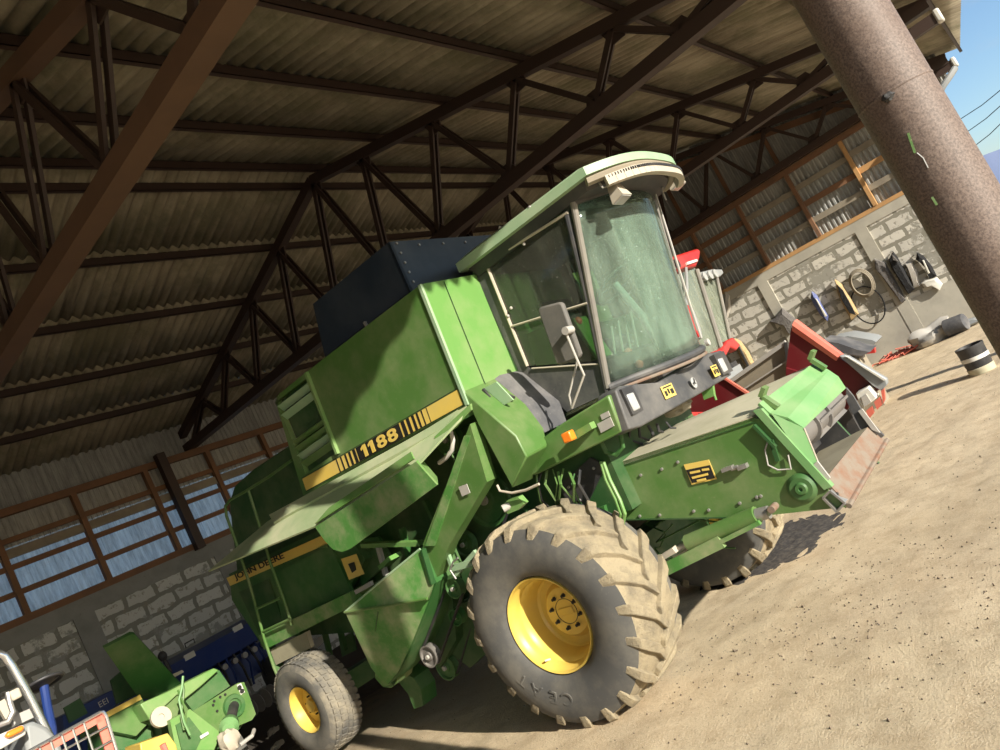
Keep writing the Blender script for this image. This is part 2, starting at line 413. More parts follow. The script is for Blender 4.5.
fy = MB(); fy.add([(-400, -400, -.30), (900, -400, -.30), (900, 500, -.30), (-400, 500, -.30)], [(0, 1, 2, 3)])
tag(fy.build('yard_ground', 'ground'), kind='structure')

# roof: rows of corrugated sheets lapping over each other like tiles
PY = [.05, 1.25, 2.6, 3.97, 5.30, 6.72, 8.07, 8.60, 9.98, 11.36, 12.75, 14.12, 15.50]
WAVE = .177
roof = empty('ceiling', (0, 0, 0), kind='structure')
def sheet_row(ya, yb, front):
    m = MB(); n = int((X1 - X0) / (WAVE / 8))
    def fn(i, j):
        x = X0 + (X1 - X0) * i; y_ = ya if ya > 0 else .05 - .078 * (X1 - .05 - max(x, 0)); y = y_ + (yb - y_) * j
        lift = .015 + (.045 * ((1 - j) if False else j) if False else 0)
        z = soffit(y) + .152 + .022 * (1 - j if front else j) + .032 * math.cos(2 * PI * x / WAVE)
        z += .006 * noise.noise(Vector((math.floor(x / 1.06) * 7.3, math.floor(ya) * 3.1, 0)))
        return (x, y, z)
    m.grid(fn, n, 1)
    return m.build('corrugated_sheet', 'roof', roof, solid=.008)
fr = [-.02, 1.3, 2.65, 4.02, 5.35, 6.77, 8.28]
for a, b in zip(fr, fr[1:]): sheet_row(a, b + .12 if b < 8 else b, True)
rr = [8.38, 10.03, 11.41, 12.8, 14.17, 16.0]
for a, b in zip(rr, rr[1:]): sheet_row(a - .12 if a > 9 else a, b, False)
rc = MB()
rc.prism([(X0, 8.05, RIDGE_Z + .09 + .07), (X0, 8.33, RIDGE_Z + .24), (X0, 8.61, RIDGE_Z + .16), (X0, 8.33, RIDGE_Z + .27)], (X1 - X0, 0, 0))
rc.build('ridge_cap', 'roof', roof)

names = ['at the front eave', 'next in from the front eave', 'third from the front eave', 'fourth from the front eave', 'fifth from the front eave', 'sixth from the front eave', 'on the front side of the ridge',
         'on the rear side of the ridge', 'second down the rear slope', 'third down the rear slope', 'fourth down the rear slope', 'fifth down the rear slope', 'on top of the rear wall']
for y, nm in zip(PY, names):
    m = MB(); z = soffit(y); s = 1 if y < 8.33 else -1
    # C section: web and two lips
    a = V(X0, y, z)
    m.box((X0, y - .004, z), (X1 - .3, y + .004, z + .12)); m.box((X0, y - .004, z), (X1 - .3, y + .055, z + .007)); m.box((X0, y - .004, z + .113), (X1 - .3, y + .055, z + .12))
    o = m.build('roof_purlin', 'truss'); tag(o, 'dark red steel purlin under the corrugated roof, ' + nm, 'purlin', 'roof purlins')

def truss(X, where, mat, y0=.1, y1=15.45):
    t = empty('roof_truss', (X, 0, 0), 'riveted dark steel roof truss spanning the shed, ' + where, 'roof truss', 'roof trusses')
    def B(nm, p, q, w, h, mt=None, up=(0, 0, 1)):
        m = MB(); m.beam(p, q, w, h, up); return m.build(nm, mt or mat, t)
    B('bottom_chord', (0, y0, 5.285), (0, y1, 5.285), .20, .17)
    for ya, yb in ((y0, RIDGE_Y), (RIDGE_Y, y1)):
        B('top_chord', (0, ya, soffit(ya) - .085), (0, yb, soffit(yb) - .085), .16, .15)
    top = [1.3, 2.77, 4.20, 5.68, 7.15, 8.33, 9.85, 11.2, 12.65, 14.1]
    bot = [2.1, 3.38, 4.95, 6.48, 7.7, 9.2, 10.6, 12.1, 13.6]
    for i, y in enumerate(top):
        zt = soffit(y) - .15
        for k, yb in ((0, bot[i - 1] if i else .6), (1, bot[i] if i < len(bot) else 15.0)):
            m = MB(); w = .035
            for dx in (-.045, .045): m.beam((dx, y, zt), (dx, yb, 5.36), w, .075)
            m.build('web_brace', 'truss', t)
        g = MB(); g.prism([(-.01, y - .16, zt + .03), (-.01, y + .16, zt + .03), (-.01, y + .09, zt - .16), (-.01, y - .09, zt - .16)], (.02, 0, 0)); g.build('gusset_plate', 'truss', t)
    for y in bot:
        g = MB(); g.prism([(-.01, y - .17, 5.36), (-.01, y + .17, 5.36), (-.01, y + .08, 5.52), (-.01, y - .08, 5.52)], (.02, 0, 0)); g.build('gusset_plate', 'truss', t)
    return t
truss(-2.35, 'farthest left, beyond the camera', 'truss')
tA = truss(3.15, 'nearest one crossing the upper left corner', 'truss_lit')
truss(8.65, 'second one passing above the harvester cab', 'truss')
truss(14.15, 'third one above the grey light-barred cab', 'truss')
tG = truss(19.68, 'last one against the planked gable wall', 'truss', y0=.35)

# columns
def column(x, y, r, label, top=5.2):
    m = MB(); z0 = gz(x, y) - .05
    m.cyl((x, y, z0), (x, y, top), r, 48)
    t = empty('steel_column', (x, y, z0), label, 'column', 'round steel columns')
    o = m.build('column_pipe', 'pipe', t, origin=(x, y, z0)); o.location = (0, 0, 0)
    w = MB(); w.lathe((0, 0, 2.44), (0, 0, 1), [(-.004, r + .0005), (-.002, r + .0015), (.002, r + .0015), (.004, r + .0005)], 48, closed=True); w.build('weld_seam', 'pipe', t)
    return t
cA = column(2.5, .19, .104, 'thick brown steel pipe column in the right foreground, half in shadow')
for (px_, py_, dx, dy) in ((908, 133, 7, 20), (932, 197, 5, 8)):
    sc = MB(); a_ = wp(px_, py_, X=2.43); b_ = wp(px_ + dx, py_ + dy, X=2.43)
    def on(p):
        d = (p - EYE).normalized(); o = EYE - V(2.5, .19, 0); A = d.x ** 2 + d.y ** 2; B = o.x * d.x + o.y * d.y; Cc = o.x ** 2 + o.y ** 2 - .1045 ** 2
        return EYE + d * ((-B - math.sqrt(max(0, B * B - A * Cc))) / A)
    sc.beam(on(a_), on(b_), .006, .002, (1, 0, 0)); sc.v = [tuple(Vector(q) - cA.location) for q in sc.v]; sc.build('paint_scrape', 'green_dusty', cA)
sc = MB(); sc.blob(on(wp(888, 97, X=2.43)), (.013, .016, .012), 8, 4, .5); sc.v = [tuple(Vector(q) - cA.location) for q in sc.v]; sc.build('tar_patch', 'black', cA)
sc = MB(); sc.tube([on(wp(917, 153, X=2.43)), on(wp(923, 158, X=2.43)), on(wp(928, 168, X=2.43))], .0022, 6); sc.v = [tuple(Vector(q) - cA.location) for q in sc.v]; sc.build('weld_drip', 'steel', cA)
column(14.15, .75, .125, 'brown steel column under the third truss, behind the foreground column')
column(19.7, 1.2, .125, 'brown steel column at the open end of the gable wall')
for x in (7.86, ):
    m = MB(); m.beam((x, 15.19, 3.10), (x, 15.19, 5.3), .18, .18); o = m.build('steel_post', 'truss'); tag(o, 'dark square steel post in front of the rear plank wall', 'post')

# rear wall
wr = empty('wall_rear', (0, REAR, 0), kind='structure')
m = MB(); m.box((X0, 0, -.3), (X1 - .6, .3, 2.86)); m.build('block_masonry', 'block_rear', wr)
m = MB(); m.box((X0, -.02, 2.84), (X1 - .6, .3, 3.14)); m.build('ring_beam', 'concrete', wr)
for x in (-1.5, 2.3, 5.2, 8.1, 11.2, 14.3, 17.4):
    m = MB(); m.box((x, -.03, -.2), (x + .38, .2, 2.86)); m.build('concrete_pilaster', 'concrete', wr)
m = MB(); m.box((X0, -.025, 3.14), (X1 - .6, .16, 3.27)); m.build('sill_plank', 'wood', wr)
m = MB(); m.box((X0, -.02, 5.06), (X1 - .6, .12, 5.20)); m.build('top_plank', 'wood', wr)
for k in range(-9, 10):
    x = 6.05 + 1.45 * k
    if X0 < x < 19.5:
        m = MB(); m.box((x - .05, -.03, 3.27), (x + .05, .10, 5.06)); m.build('stud', 'wood', wr)
for z, h, mt in ((3.68, .10, 'wood'), (4.14, .10, 'wood'), (4.38, .17, 'wood_grey'), (4.62, .10, 'wood')):
    m = MB(); m.box((X0, .03, z - h / 2), (X1 - .6, .07, z + h / 2)); m.build('plank_rail', mt, wr)
def corr(axis, a, b, z0, z1, off, period=.11, amp=.014):
    m = MB(); pts = []; x = a
    while x < b:
        for dx, s in ((0, 0), (.40, 0), (.50, 1), (.90, 1)):
            pts.append((x + dx * period, off + s * amp))
        x += period
    vs = []
    for (p, q) in pts:
        for z in (z0, z1(p) if callable(z1) else z1): vs.append((p, q, z) if axis == 0 else (q, p, z))
    fs = [(2 * i, 2 * i + 2, 2 * i + 3, 2 * i + 1) for i in range(len(pts) - 1)]
    m.add(vs, fs); return m
corr(0, X0, X1 - .6, 3.25, 4.32, .12).build('translucent_sheet', 'poly', wr, smooth=False)
corr(0, X0, X1 - .6, 4.32, 4.50, .13).build('dirty_sheet', 'poly_dim', wr, smooth=False)
corr(0, X0, X1 - .6, 4.50, 5.85, .12).build('metal_sheet', 'metal_sheet', wr, smooth=False)

# gable wall on the right
wg = empty('wall_right', (GABLE, 0, 0), kind='structure')
m = MB(); m.box((0, 1.3, -.3), (.3, REAR + .3, 2.98)); m.build('block_masonry', 'block_side', wg)
m = MB(); m.box((-.02, 1.3, 2.96), (.3, REAR, 3.20)); m.build('ring_beam', 'mortar', wg)
m = MB(); m.box((-.025, 1.3, -.3), (.1, REAR, .95)); m.build('plaster_skirting', 'mortar', wg)
for y in (3.5, 6.15, 9.0, 12.0):
    m = MB(); m.box((-.035, y - .14, -.2), (.2, y + .14, 2.96)); m.build('concrete_pilaster', 'mortar', wg)
m = MB(); m.box((-.03, 1.3, 3.20), (.14, REAR, 3.30)); m.build('sill_plank', 'wood_lit', wg)
m = MB(); m.box((-.03, 1.3, 5.06), (.12, REAR, 5.20)); m.build('top_plank', 'wood', wg)
for k in range(-1, 8):
    y = 4.37 + 1.38 * k * 1.02
    m = MB(); mt = 'wood_lit' if k == -1 else 'wood'
    m.box((-.05, y - .045, 3.30), (.08, y + .045, 5.06)); m.build('stud', mt, wg)
for k in range(-2, 8):
    ya = 4.37 + 1.408 * k; yb = ya + 1.408
    ya = max(ya, 1.35)
    if yb > REAR: break
    for z, mt in ((3.72, 'wood_grey'), (4.17, 'wood' if k > -2 else 'wood_lit'), (4.62, 'wood_grey' if k < 1 else 'wood')):
        m = MB(); zz = z + .04 * noise.noise(Vector((k * 2.2, z, 0)))
        m.hexa([(.02, ya, zz - .07), (.05, ya, zz - .07), (.05, yb, zz - .06), (.02, yb, zz - .06), (.02, ya, zz + .07), (.05, ya, zz + .07), (.05, yb, zz + .085), (.02, yb, zz + .085)])
        m.build('plank_rail', mt, wg)
corr(1, 1.3, REAR + .1, 3.28, lambda y: soffit(y) + (.02 if 6.2 < y < 7.3 else .14), .12, .12, .02).build('metal_sheet', 'metal_sheet', wg, smooth=False)
corr(1, .5, 1.3, 4.9, lambda y: soffit(y) + .14, .12, .12, .02).build('metal_sheet', 'metal_sheet', wg, smooth=False)
for s in (0, 1):
    m = MB(); ya, yb = ((.4, RIDGE_Y), (RIDGE_Y, REAR))[s]
    m.beam((.03, ya, soffit(ya) - .28), (.03, yb, soffit(yb) - .28), .05, .16); m.build('rafter_plank', 'wood', wg)
for y in (4.4, 5.8, 7.2, 9, 10.5):
    m = MB(); m.box((.02, y - .05, 5.2), (.06, y + .05, soffit(y) - .2)); m.build('stud', 'wood', wg)
# closed left end, beyond the camera
wl = empty('wall_left', (X0, 0, 0), kind='structure')
m = MB(); m.box((-.3, 1.5, -.3), (0, REAR, 5.3)); m.build('block_masonry', 'block_side', wl)
m = MB(); m.prism([(-.02, 1.5, 5.3), (-.02, REAR, 5.3), (-.02, REAR, 5.6), (-.02, RIDGE_Y, 7.6), (-.02, 1.5, 5.7)], (.02, 0, 0)); m.build('metal_sheet', 'metal_sheet', wl)
# eave fittings at the top right
def at(o, *a): return o
for p, nm, gl in ((wp(938, 17, X=14.15), 'on the beam end beside the foreground column', 0), (wp(954, 63, X=19.68), 'with a short grey drain pipe at the gable corner', 1)):
    t = empty('eave_bracket', p, 'white metal end cap ' + nm, 'bracket')
    m = MB(); m.box((-.08, .04, -.09), (.08, .75, .09)); m.build('beam_stub', 'truss', t)
    m = MB(); m.box((-.10, -.06, -.10), (.10, .04, .12)); m.build('end_cap', 'white', t, bevel=.03)
    if gl:
        m = MB(); q_ = [wp(955, 68, X=19.4) - p, wp(950, 76, X=19.3) - p, wp(943, 86, X=19.2) - p, wp(940, 92, X=19.2) - p]; m.tube(q_, .07, 10); m.build('drain_pipe', 'greypaint', t)

# hills and wires outside
m = MB()
def hf(i, j):
    a = math.radians(-14 + 20 * i); r = 900 + 250 * j
    h = (14 + 62 * max(0, math.sin((1 - i) * 1.6)) * 1) * j
    h = j * (62 + 10 * noise.noise(Vector((i * 9, 0, 0))) + 16 * noise.noise(Vector((i * 3, 4, 0))))
    return (r * math.cos(a), r * math.sin(a), h)
m.grid(hf, 60, 6); o = m.build('hills', 'mountain'); tag(o, kind='structure')
for k, (ya, yb) in enumerate(((112, 84), (126, 97), (142, 112))):
    d0 = ray(925 + 8 * k, ya + 30); d1 = ray(1035, yb - 22)
    m = MB(); m.tube([EYE + d0.normalized() * 70, EYE + (d0 + d1).normalized() * 62 - V(0, 0, .25), EYE + d1.normalized() * 55], .03, 6)
    tag(m.build('power_line', 'black'), ('upper', 'middle', 'lower')[k] + ' thin black overhead wire in the sky right of the column', 'wire', 'overhead wires')

# ------------------------------------------------------------------ light
sun = bpy.data.objects.new('sun', bpy.data.lights.new('sun', 'SUN')); C.objects.link(sun)
sdir = Vector((1.05, 3.67, -1.33)).normalized()
sun.rotation_euler = sdir.to_track_quat('-Z', 'Y').to_euler()
sun.data.energy = 6.4; sun.data.angle = math.radians(.55); sun.data.color = (1, .94, .82)
w = bpy.data.worlds.new('sky'); bpy.context.scene.world = w; w.use_nodes = True
nt = w.node_tree; bg = nt.nodes['Background']
sky = nt.nodes.new('ShaderNodeTexSky'); sky.sky_type = 'NISHITA'; sky.sun_disc = False
sky.sun_elevation = math.radians(20); sky.sun_rotation = math.atan2(-sdir.x, -sdir.y)
sky.air_density = 1.0; sky.dust_density = .6; sky.ozone_density = 3.5
tc = nt.nodes.new('ShaderNodeTexCoord')
mpn = nt.nodes.new('ShaderNodeMapping'); mpn.inputs['Scale'].default_value = (2, 5, 9); nt.links.new(tc.outputs['Generated'], mpn.inputs['Vector'])
cn = noi(nt, mpn.outputs['Vector'], 1.3, 7, .6)
cl = ramp(nt, cn, [(.48, (0, 0, 0)), (.75, (.35,) * 3)])
c2 = mixc(nt, cl, sky.outputs[0], (3.2, 3.3, 3.4))
nt.links.new(c2, bg.inputs['Color']); bg.inputs['Strength'].default_value = .14
vs = bpy.context.scene.view_settings
vs.view_transform = 'Standard'; vs.look = 'None'; vs.gamma = 1; vs.use_curve_mapping = False; vs.exposure = .48
cy = bpy.context.scene.cycles
cy.max_bounces = 8; cy.diffuse_bounces = 5; cy.transparent_max_bounces = 16; cy.use_denoising = True

# ================================================================== THE GREEN COMBINE HARVESTER
H = empty('combine_harvester', (0, 0, 0), 'large green combine harvester with yellow wheels, tall glass cab and dark blue hopper boards', 'combine harvester')
hm = Matrix.Identity(4)
for i in range(3):
    for j in range(3): hm[i][j] = MR[i][j]
    hm[i][3] = MO[i]
H.matrix_world = hm
def P3(*pts): return [Vector(p) for p in pts]
def part(mb, name, mat, parent=H, **k): return mb.build(name, mat, parent, **k)
UX = V(1, 0, 0); UV = V(0, 1, 0); UW = V(0, 0, 1)
FARU = 2.75                                             # far flank of the grain tank

# --- grain tank: skin around a body, with a louvred opening near the rear
tk = MB()
tk.prism([(.17, -.0, 3.42), (.17, 2.15, 3.38), (.17, 2.30, 2.46), (.17, .03, 2.46)], (FARU - .17, 0, 0))
tank = part(tk, 'grain_tank', 'green')
LV = [mp(308, 377, u=.1), mp(337, 452, u=.1), mp(305, 474, u=.1), mp(276, 402, u=.1)]      # TR BR BL TL of the opening
FT, FB, RT, RB = V(.1, -.02, 3.45), V(.1, .02, 2.46), V(.1, 2.17, 3.40), V(.1, 2.36, 2.44)
sk = MB()
def sp(v, w): return V(.1, v, w)
LT = [sp(q.y, q.z) for q in LV]
sk.prism([FT, V(.1, LT[0].y, 3.418), LT[0] + V(0, -.02, 0), LT[1] + V(0, -.02, 0), sp(LT[1].y, 2.45), FB], (.05, 0, 0))
rc_ = [sp(2.12 + .10 * math.sin(a), 3.31 + .09 * math.cos(a)) for a in (0, .5, 1, 1.57)]
sk.prism([sp(LT[0].y, 3.418)] + rc_ + [LT[3] + V(0, .02, 0), LT[0] + V(0, -.02, 0)], (.05, 0, 0))
sk.prism([sp(LT[3].y - .01, LT[3].z), sp(2.215, LT[3].z), RB, sp(LT[2].y - .01, 2.44)], (.05, 0, 0))
sk.prism([LT[2], LT[1] + V(0, -.02, 0), sp(LT[1].y - .02, 2.45), sp(LT[2].y, 2.44)], (.05, 0, 0))
part(sk, 'tank_side_panel', 'green', tank)
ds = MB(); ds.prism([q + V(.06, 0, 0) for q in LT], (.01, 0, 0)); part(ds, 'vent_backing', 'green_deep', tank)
for k, f in enumerate((.10, .22, .58, .68, .78, .88)):
    a = LT[0].lerp(LT[1], f) + V(.02, 0, 0); b = LT[3].lerp(LT[2], f) + V(.02, 0, 0)
    s = MB(); s.beam(a, b, .075 if k != 2 else .05, .012, (.8, 0, .6)); part(s, 'vent_slat', 'green_pale' if k in (0, 1, 4) else 'green', tank)
fr_ = MB()
for a, b in ((0, 1),): fr_.beam(LT[a] + V(-.012, -.02, .04), LT[b] + V(-.012, -.02, -.02), .03, .04, (1, 0, 0))
part(fr_, 'vent_frame', 'green_bright', tank)
tr = MB(); tr.beam(FT + V(-.004, -.005, 0), FB + V(-.004, -.005, -.0), .03, .025, (1, 0, 0)); part(tr, 'corner_trim', 'green_pale', tank)
ff = MB(); ff.prism([(.1, -.035, 3.45), (1.0, -.035, 3.50), (1.0, -.0, 2.50), (.1, .005, 2.46)], (0, .05, 0)); part(ff, 'tank_front_panel', 'green_bright', tank)
jn = MB(); jn.beam((.36, -.042, 3.45), (.36, -.004, 2.48), .006, .004); part(jn, 'panel_seam', 'green_deep', tank)
lw = MB(); lw.prism([(.12, .0, 2.46), (.12, 2.35, 2.44), (.12, 2.35, 2.36), (.12, .0, 2.38)], (2.5, 0, 0)); part(lw, 'tank_sill', 'green_dull', tank)

# stripe with the model number
dz = V(0, 0, 0)
s1 = MB(); a, b, c, d = V(.094, .05, 2.60), V(.094, 2.27, 2.585), V(.094, 2.28, 2.47), V(.094, .06, 2.48)
s1.prism([a, b, c, d], (.006, 0, 0)); stripe = part(s1, 'model_stripe', 'yellow_decal', tank, smooth=False)
def on_stripe(t0, t1):
    return [d.lerp(c, 1 - t0) - UX * .002, a.lerp(b, 1 - t0) - UX * .002, a.lerp(b, 1 - t1) - UX * .002, d.lerp(c, 1 - t1) - UX * .002]
bm_ = MB()
for t0, t1 in ((.255, .262), (.285, .294), (.315, .326), (.342, .356), (.370, .388), (.395, .50), (.50, .672), (.682, .702), (.714, .731), (.745, .759), (.772, .782), (.80, .806), (.83, .833)):
    bm_.prism(on_stripe(t0, t1), (.004, 0, 0))
part(bm_, 'stripe_bars', 'black_decal', tank, smooth=False)
for k_, ch in enumerate('1188'):
    f0 = (.425, .472, .525, .592)[k_]; f1 = f0 + (.034 if ch == '1' else .058)
    q0 = d.lerp(c, 1 - f0) + V(-.006, 0, .008); q1 = d.lerp(c, 1 - f1) + V(-.006, 0, .008)
    if ch == '1':
        up_ = (a - d) * .86; dg_ = MB(); dg_.prism([q0.lerp(q1, s_) + up_ * t_ for s_, t_ in ((.38, 0), (1, 0), (1, 1), (.5, 1), (0, .80), (0, .60), (.38, .70))], (-.002, 0, 0)); part(dg_, 'model_digit', 'yellow_decal', tank, smooth=False); continue
    fit_text('model_digit', ch, q0, q1, (a - d) * .86, 'yellow_decal', tank, .002, .012 if ch == '1' else .03)
bl = MB(); bl.beam(a + V(-.002, 0, .008), b + V(-.002, 0, .008), .004, .006, (1, 0, 0)); bl.beam(d + V(-.002, 0, -.006), c + V(-.002, 0, -.006), .004, .006, (1, 0, 0))
part(bl, 'stripe_edge', 'black_decal', tank)

# --- dark boards raising the hopper
hb = MB()
e1, e2, e3, e4 = V(.13, 1.20, 3.90), V(.13, .12, 3.90), V(.13, .12, 3.46), V(.13, 1.32, 3.44)
hb.prism([e1, e2, e3, e4], (.03, 0, 0)); ext = part(hb, 'hopper_board', 'navy')
hb = MB(); hb.prism([e2, V(2.4, .12, 3.96), V(2.4, .12, 3.46), e3], (0, .03, 0)); part(hb, 'front_board', 'navy', ext)
hb = MB(); hb.prism([V(2.4, .12, 3.94), V(2.4, 1.2, 3.92), V(2.4, 1.3, 3.44), V(2.4, .12, 3.46)], (.03, 0, 0)); part(hb, 'far_board', 'navy', ext)
hb = MB(); hb.prism([e1, V(2.4, 1.2, 3.92), V(2.4, 1.3, 3.44), e4], (0, .03, 0)); part(hb, 'rear_board', 'navy', ext)
rv = MB()
for k in range(5): rv.cyl((.20, .117, 3.88 - k * .085), (.20, .108, 3.88 - k * .085), .011, 8)
for k in range(4): rv.cyl((.45 + k * .3, .117, 3.86 + k * .004), (.45 + k * .3, .108, 3.86 + k * .004), .011, 8)
part(rv, 'bolt_row', 'steel', ext)
br_ = MB()
for v in (.70,): br_.beam((.12, v, 3.42), (.12, v + .01, 3.48), .03, .02)
part(br_, 'board_bracket', 'steel', ext)

# --- inner body and straw hood
bd = MB()
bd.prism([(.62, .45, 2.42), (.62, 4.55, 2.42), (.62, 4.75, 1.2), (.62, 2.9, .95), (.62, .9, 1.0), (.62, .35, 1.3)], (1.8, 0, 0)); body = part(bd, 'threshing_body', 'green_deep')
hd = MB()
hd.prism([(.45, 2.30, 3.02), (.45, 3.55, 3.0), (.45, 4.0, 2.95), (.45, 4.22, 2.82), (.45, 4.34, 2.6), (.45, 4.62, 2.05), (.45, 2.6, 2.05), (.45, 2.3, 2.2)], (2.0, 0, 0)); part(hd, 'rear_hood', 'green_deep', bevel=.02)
rp = MB()
q = [mp(229, 574, u=.4), mp(340, 520, u=.4), mp(365, 560, u=.4), mp(338, 606, u=.4), mp(262, 645, u=.4), mp(232, 600, u=.4)]
rp.prism(q, (.1, 0, 0)); rear = part(rp, 'rear_side_panel', 'green_dull')
rp = MB(); rp.slab([mp(272, 575, u=.37), mp(330, 545, u=.37), mp(352, 592, u=.37), mp(284, 628, u=.37)], .03); part(rp, 'rear_door', 'green_dull', rear)
rp = MB(); rp.slab([mp(239, 592, u=.38), mp(268, 579, u=.38), mp(284, 626, u=.38), mp(262, 640, u=.38)], .02); part(rp, 'rear_hatch', 'green_deep', rear)
rp = MB(); rp.slab([mp(316, 548, u=.36), mp(326, 543, u=.36), mp(328, 548, u=.36)], .02); part(rp, 'door_catch', 'green', rear)
# name stripe
A_, B_, C_, D_ = mp(226.5, 578, u=.36), mp(330, 532, u=.36), mp(334, 541, u=.36), mp(230, 586, u=.36)
nd = MB(); nd.prism([A_, B_, C_, D_], (.02, 0, 0)); nm = part(nd, 'name_stripe', 'yellow_decal', rear, smooth=False)
hgt = (A_ - D_).length
fit_text('name_lettering', 'JOHN DEERE', mp(236.3, 581.6, u=.355), mp(285.5, 559.6, u=.355), (A_ - D_) * .86, 'black_decal', rear, .002, .022)
# lower rear beam, step and supports
st = MB(); st.prism([mp(258, 636, u=.25), mp(350, 592, u=.25), mp(353, 606, u=.25), mp(264, 650, u=.25)], (.30, 0, 0)); part(st, 'rear_step', 'green_dusty')
st = MB(); st.prism([mp(270, 650, u=.3), mp(306, 632, u=.3), mp(311, 648, u=.3), mp(276, 665, u=.3)], (.05, 0, 0)); part(st, 'dusty_flap', 'dusty_plate')
for (x0, y0, x1, y1, u) in ((268, 645, 285, 690, .32), (272, 645, 290, 690, .45), (300, 632, 312, 665, .6), (322, 620, 330, 655, .8), (335, 610, 345, 650, 1.0)):
    s = MB(); s.beam(mp(x0, y0, u=u), mp(x1, y1, u=u), .05, .05); part(s, 'frame_strut', 'green_dull')
s = MB(); s.box((.5, 3.45, .42), (2.7, 3.62, .62)); axle = part(s, 'rear_axle', 'green_dull')
s = MB(); s.box((1.2, 3.4, .5), (1.9, 3.7, 1.1)); part(s, 'axle_support', 'green_deep', axle)
s = MB(); s.slab([mp(339, 640, u=1.2), mp(352, 632, u=1.2), mp(356, 650, u=1.2), mp(342, 657, u=1.2)], .02); part(s, 'slotted_plate', 'green_dull')
for (x0, y0, x1, y1) in ((306, 646, 320, 634), (300, 655, 312, 646)):
    s = MB(); s.slab([mp(x0, y0, u=1.5), mp(x1, y0 - 10, u=1.5), mp(x1 + 6, y1 + 4, u=1.5), mp(x0 + 4, y0 + 10, u=1.5)], .02); part(s, 'white_shield', 'white')
# ladder
ld = MB()
ld.tube([mp(292, 460, u=.2), mp(270, 476, u=.2), mp(246, 491, u=.2), mp(230, 500, u=.2), mp(225.5, 506, u=.2), mp(226.5, 516, u=.2), mp(238, 548, u=.2), mp(252, 592, u=.2), mp(264, 638, u=.2), mp(274, 668, u=.22), mp(285, 692, u=.22)], .016, 8)
lad = part(ld, 'rear_ladder', 'green')
ld = MB(); ld.tube([mp(248, 489, u=.2), mp(258, 520, u=.2), mp(270, 562, u=.2), mp(284, 600, u=.2), mp(292, 625, u=.2)], .016, 8); part(ld, 'ladder_rail', 'green', lad)
for (x0, y0, x1, y1) in ((256, 609, 280, 598), (262, 632, 290, 619), (240, 552, 268, 548)):
    if y0 > 600:
        s = MB(); s.tube([mp(x0, y0, u=.2), mp(x1, y1, u=.2)], .014, 8); part(s, 'ladder_rung', 'green', lad)

# --- gull wing side shield
sh = MB()
n0 = mp(303, 495, u=.1); n1 = mp(467, 405, u=.1)
tip = mp(208, 571, u=-.32); o1 = mp(322, 523, u=-.36); o2 = mp(420, 462, u=-.36); o3 = mp(470, 408, u=-.15); nr = mp(268, 521, u=.12); n2 = mp(466, 406, u=.06)
sh.slab([tip, o1, o2, o3, n2, n0 + V(0, 0, -.04), nr], .015, (0, 0, -1)); shield = part(sh, 'side_shield', 'green_shield')
rg = MB()   # pressed ridge along the shield
r0 = mp(272, 517, u=.0); r1 = mp(455, 419, u=-.02); r2 = mp(448, 430, u=-.12); r3 = mp(276, 525, u=-.1)
up = V(-.25, 0, .05)
rg.loft([r0, r1, mp(462, 414, u=-.1), r2 + V(0, 0, .0), r3], [r0 + V(-.02, .0, .03), r1 + V(-.02, 0, .03), mp(462, 414, u=-.1) + V(-.02, 0, .04), r2 + V(-.02, 0, .03), r3 + V(-.02, 0, .03)])
part(rg, 'pressed_ridge', 'green_shield', shield)
lp = MB(); lp.prism([mp(434, 437, u=-.2), mp(470, 404, u=-.16), mp(471, 410, u=-.16), mp(455, 428, u=-.2), mp(437, 441, u=-.2)], (.02, 0, 0)); part(lp, 'shield_lip', 'green_bright', shield)
fl = MB()
fp = [mp(x, y, u=-.38) for x, y in ((315, 527), (324, 540), (333, 549.5), (342, 552), (350, 549), (437, 485), (416, 461.5))]
fl.prism(fp, (.015, 0, 0)); part(fl, 'hanging_flap', 'green_dusty', shield)
fl = MB(); fl.slab([mp(416, 461.5, u=-.38), mp(437, 485, u=-.38), mp(436, 478, u=-.2), mp(420, 459, u=-.2)], .012); part(fl, 'flap_return', 'green_bright', shield)
fl = MB(); fl.slab([mp(316, 524, u=-.37), mp(415, 459, u=-.37), mp(412, 452, u=-.34), mp(330, 508, u=-.34)], .012); part(fl, 'flap_hinge_strip', 'green_bright', shield)

# --- grain elevator leg and its boot
el = MB(); el.prism([mp(470, 424, u=.05), mp(487, 482, u=.05), mp(449, 546, u=.05), mp(436, 580, u=.08), mp(424, 562, u=.08), mp(423, 544, u=.05)], (.12, 0, 0)); elev = part(el, 'elevator_leg', 'green')
el = MB(); el.prism([mp(464, 436, u=.04), mp(470, 436, u=.04), mp(434, 546, u=.04), mp(425, 546, u=.04)], (.02, 0, 0)); part(el, 'elevator_flange', 'green_dusty', elev)
el = MB(); el.slab([mp(458.5, 487, u=.03), mp(466.5, 484, u=.03), mp(470, 493, u=.03), mp(462, 496.5, u=.03)], .006); part(el, 'grey_sticker', 'steel_dusty', elev)
el = MB(); el.beam(mp(423, 549, u=.02), mp(433, 584, u=.02), .02, .05, (1, 0, 0)); part(el, 'clamp_strip', 'green_deep', elev)
bo = MB()
t0 = mp(345, 612, u=-.12); pts = [mp(x, y, u=.02) for x, y in ((420, 549), (434, 584), (429, 600), (411, 645), (398, 672), (386, 686), (371, 668))]
rdg = mp(428, 598, u=-.04)
vs_ = [t0] + pts + [rdg]
bo.add(vs_, [(0, 1, 2, 8), (0, 8, 3), (8, 2, 3), (0, 3, 4), (0, 4, 5), (0, 5, 6), (0, 6, 7)])
boot = part(bo, 'elevator_boot', 'green_dusty', solid=.0)
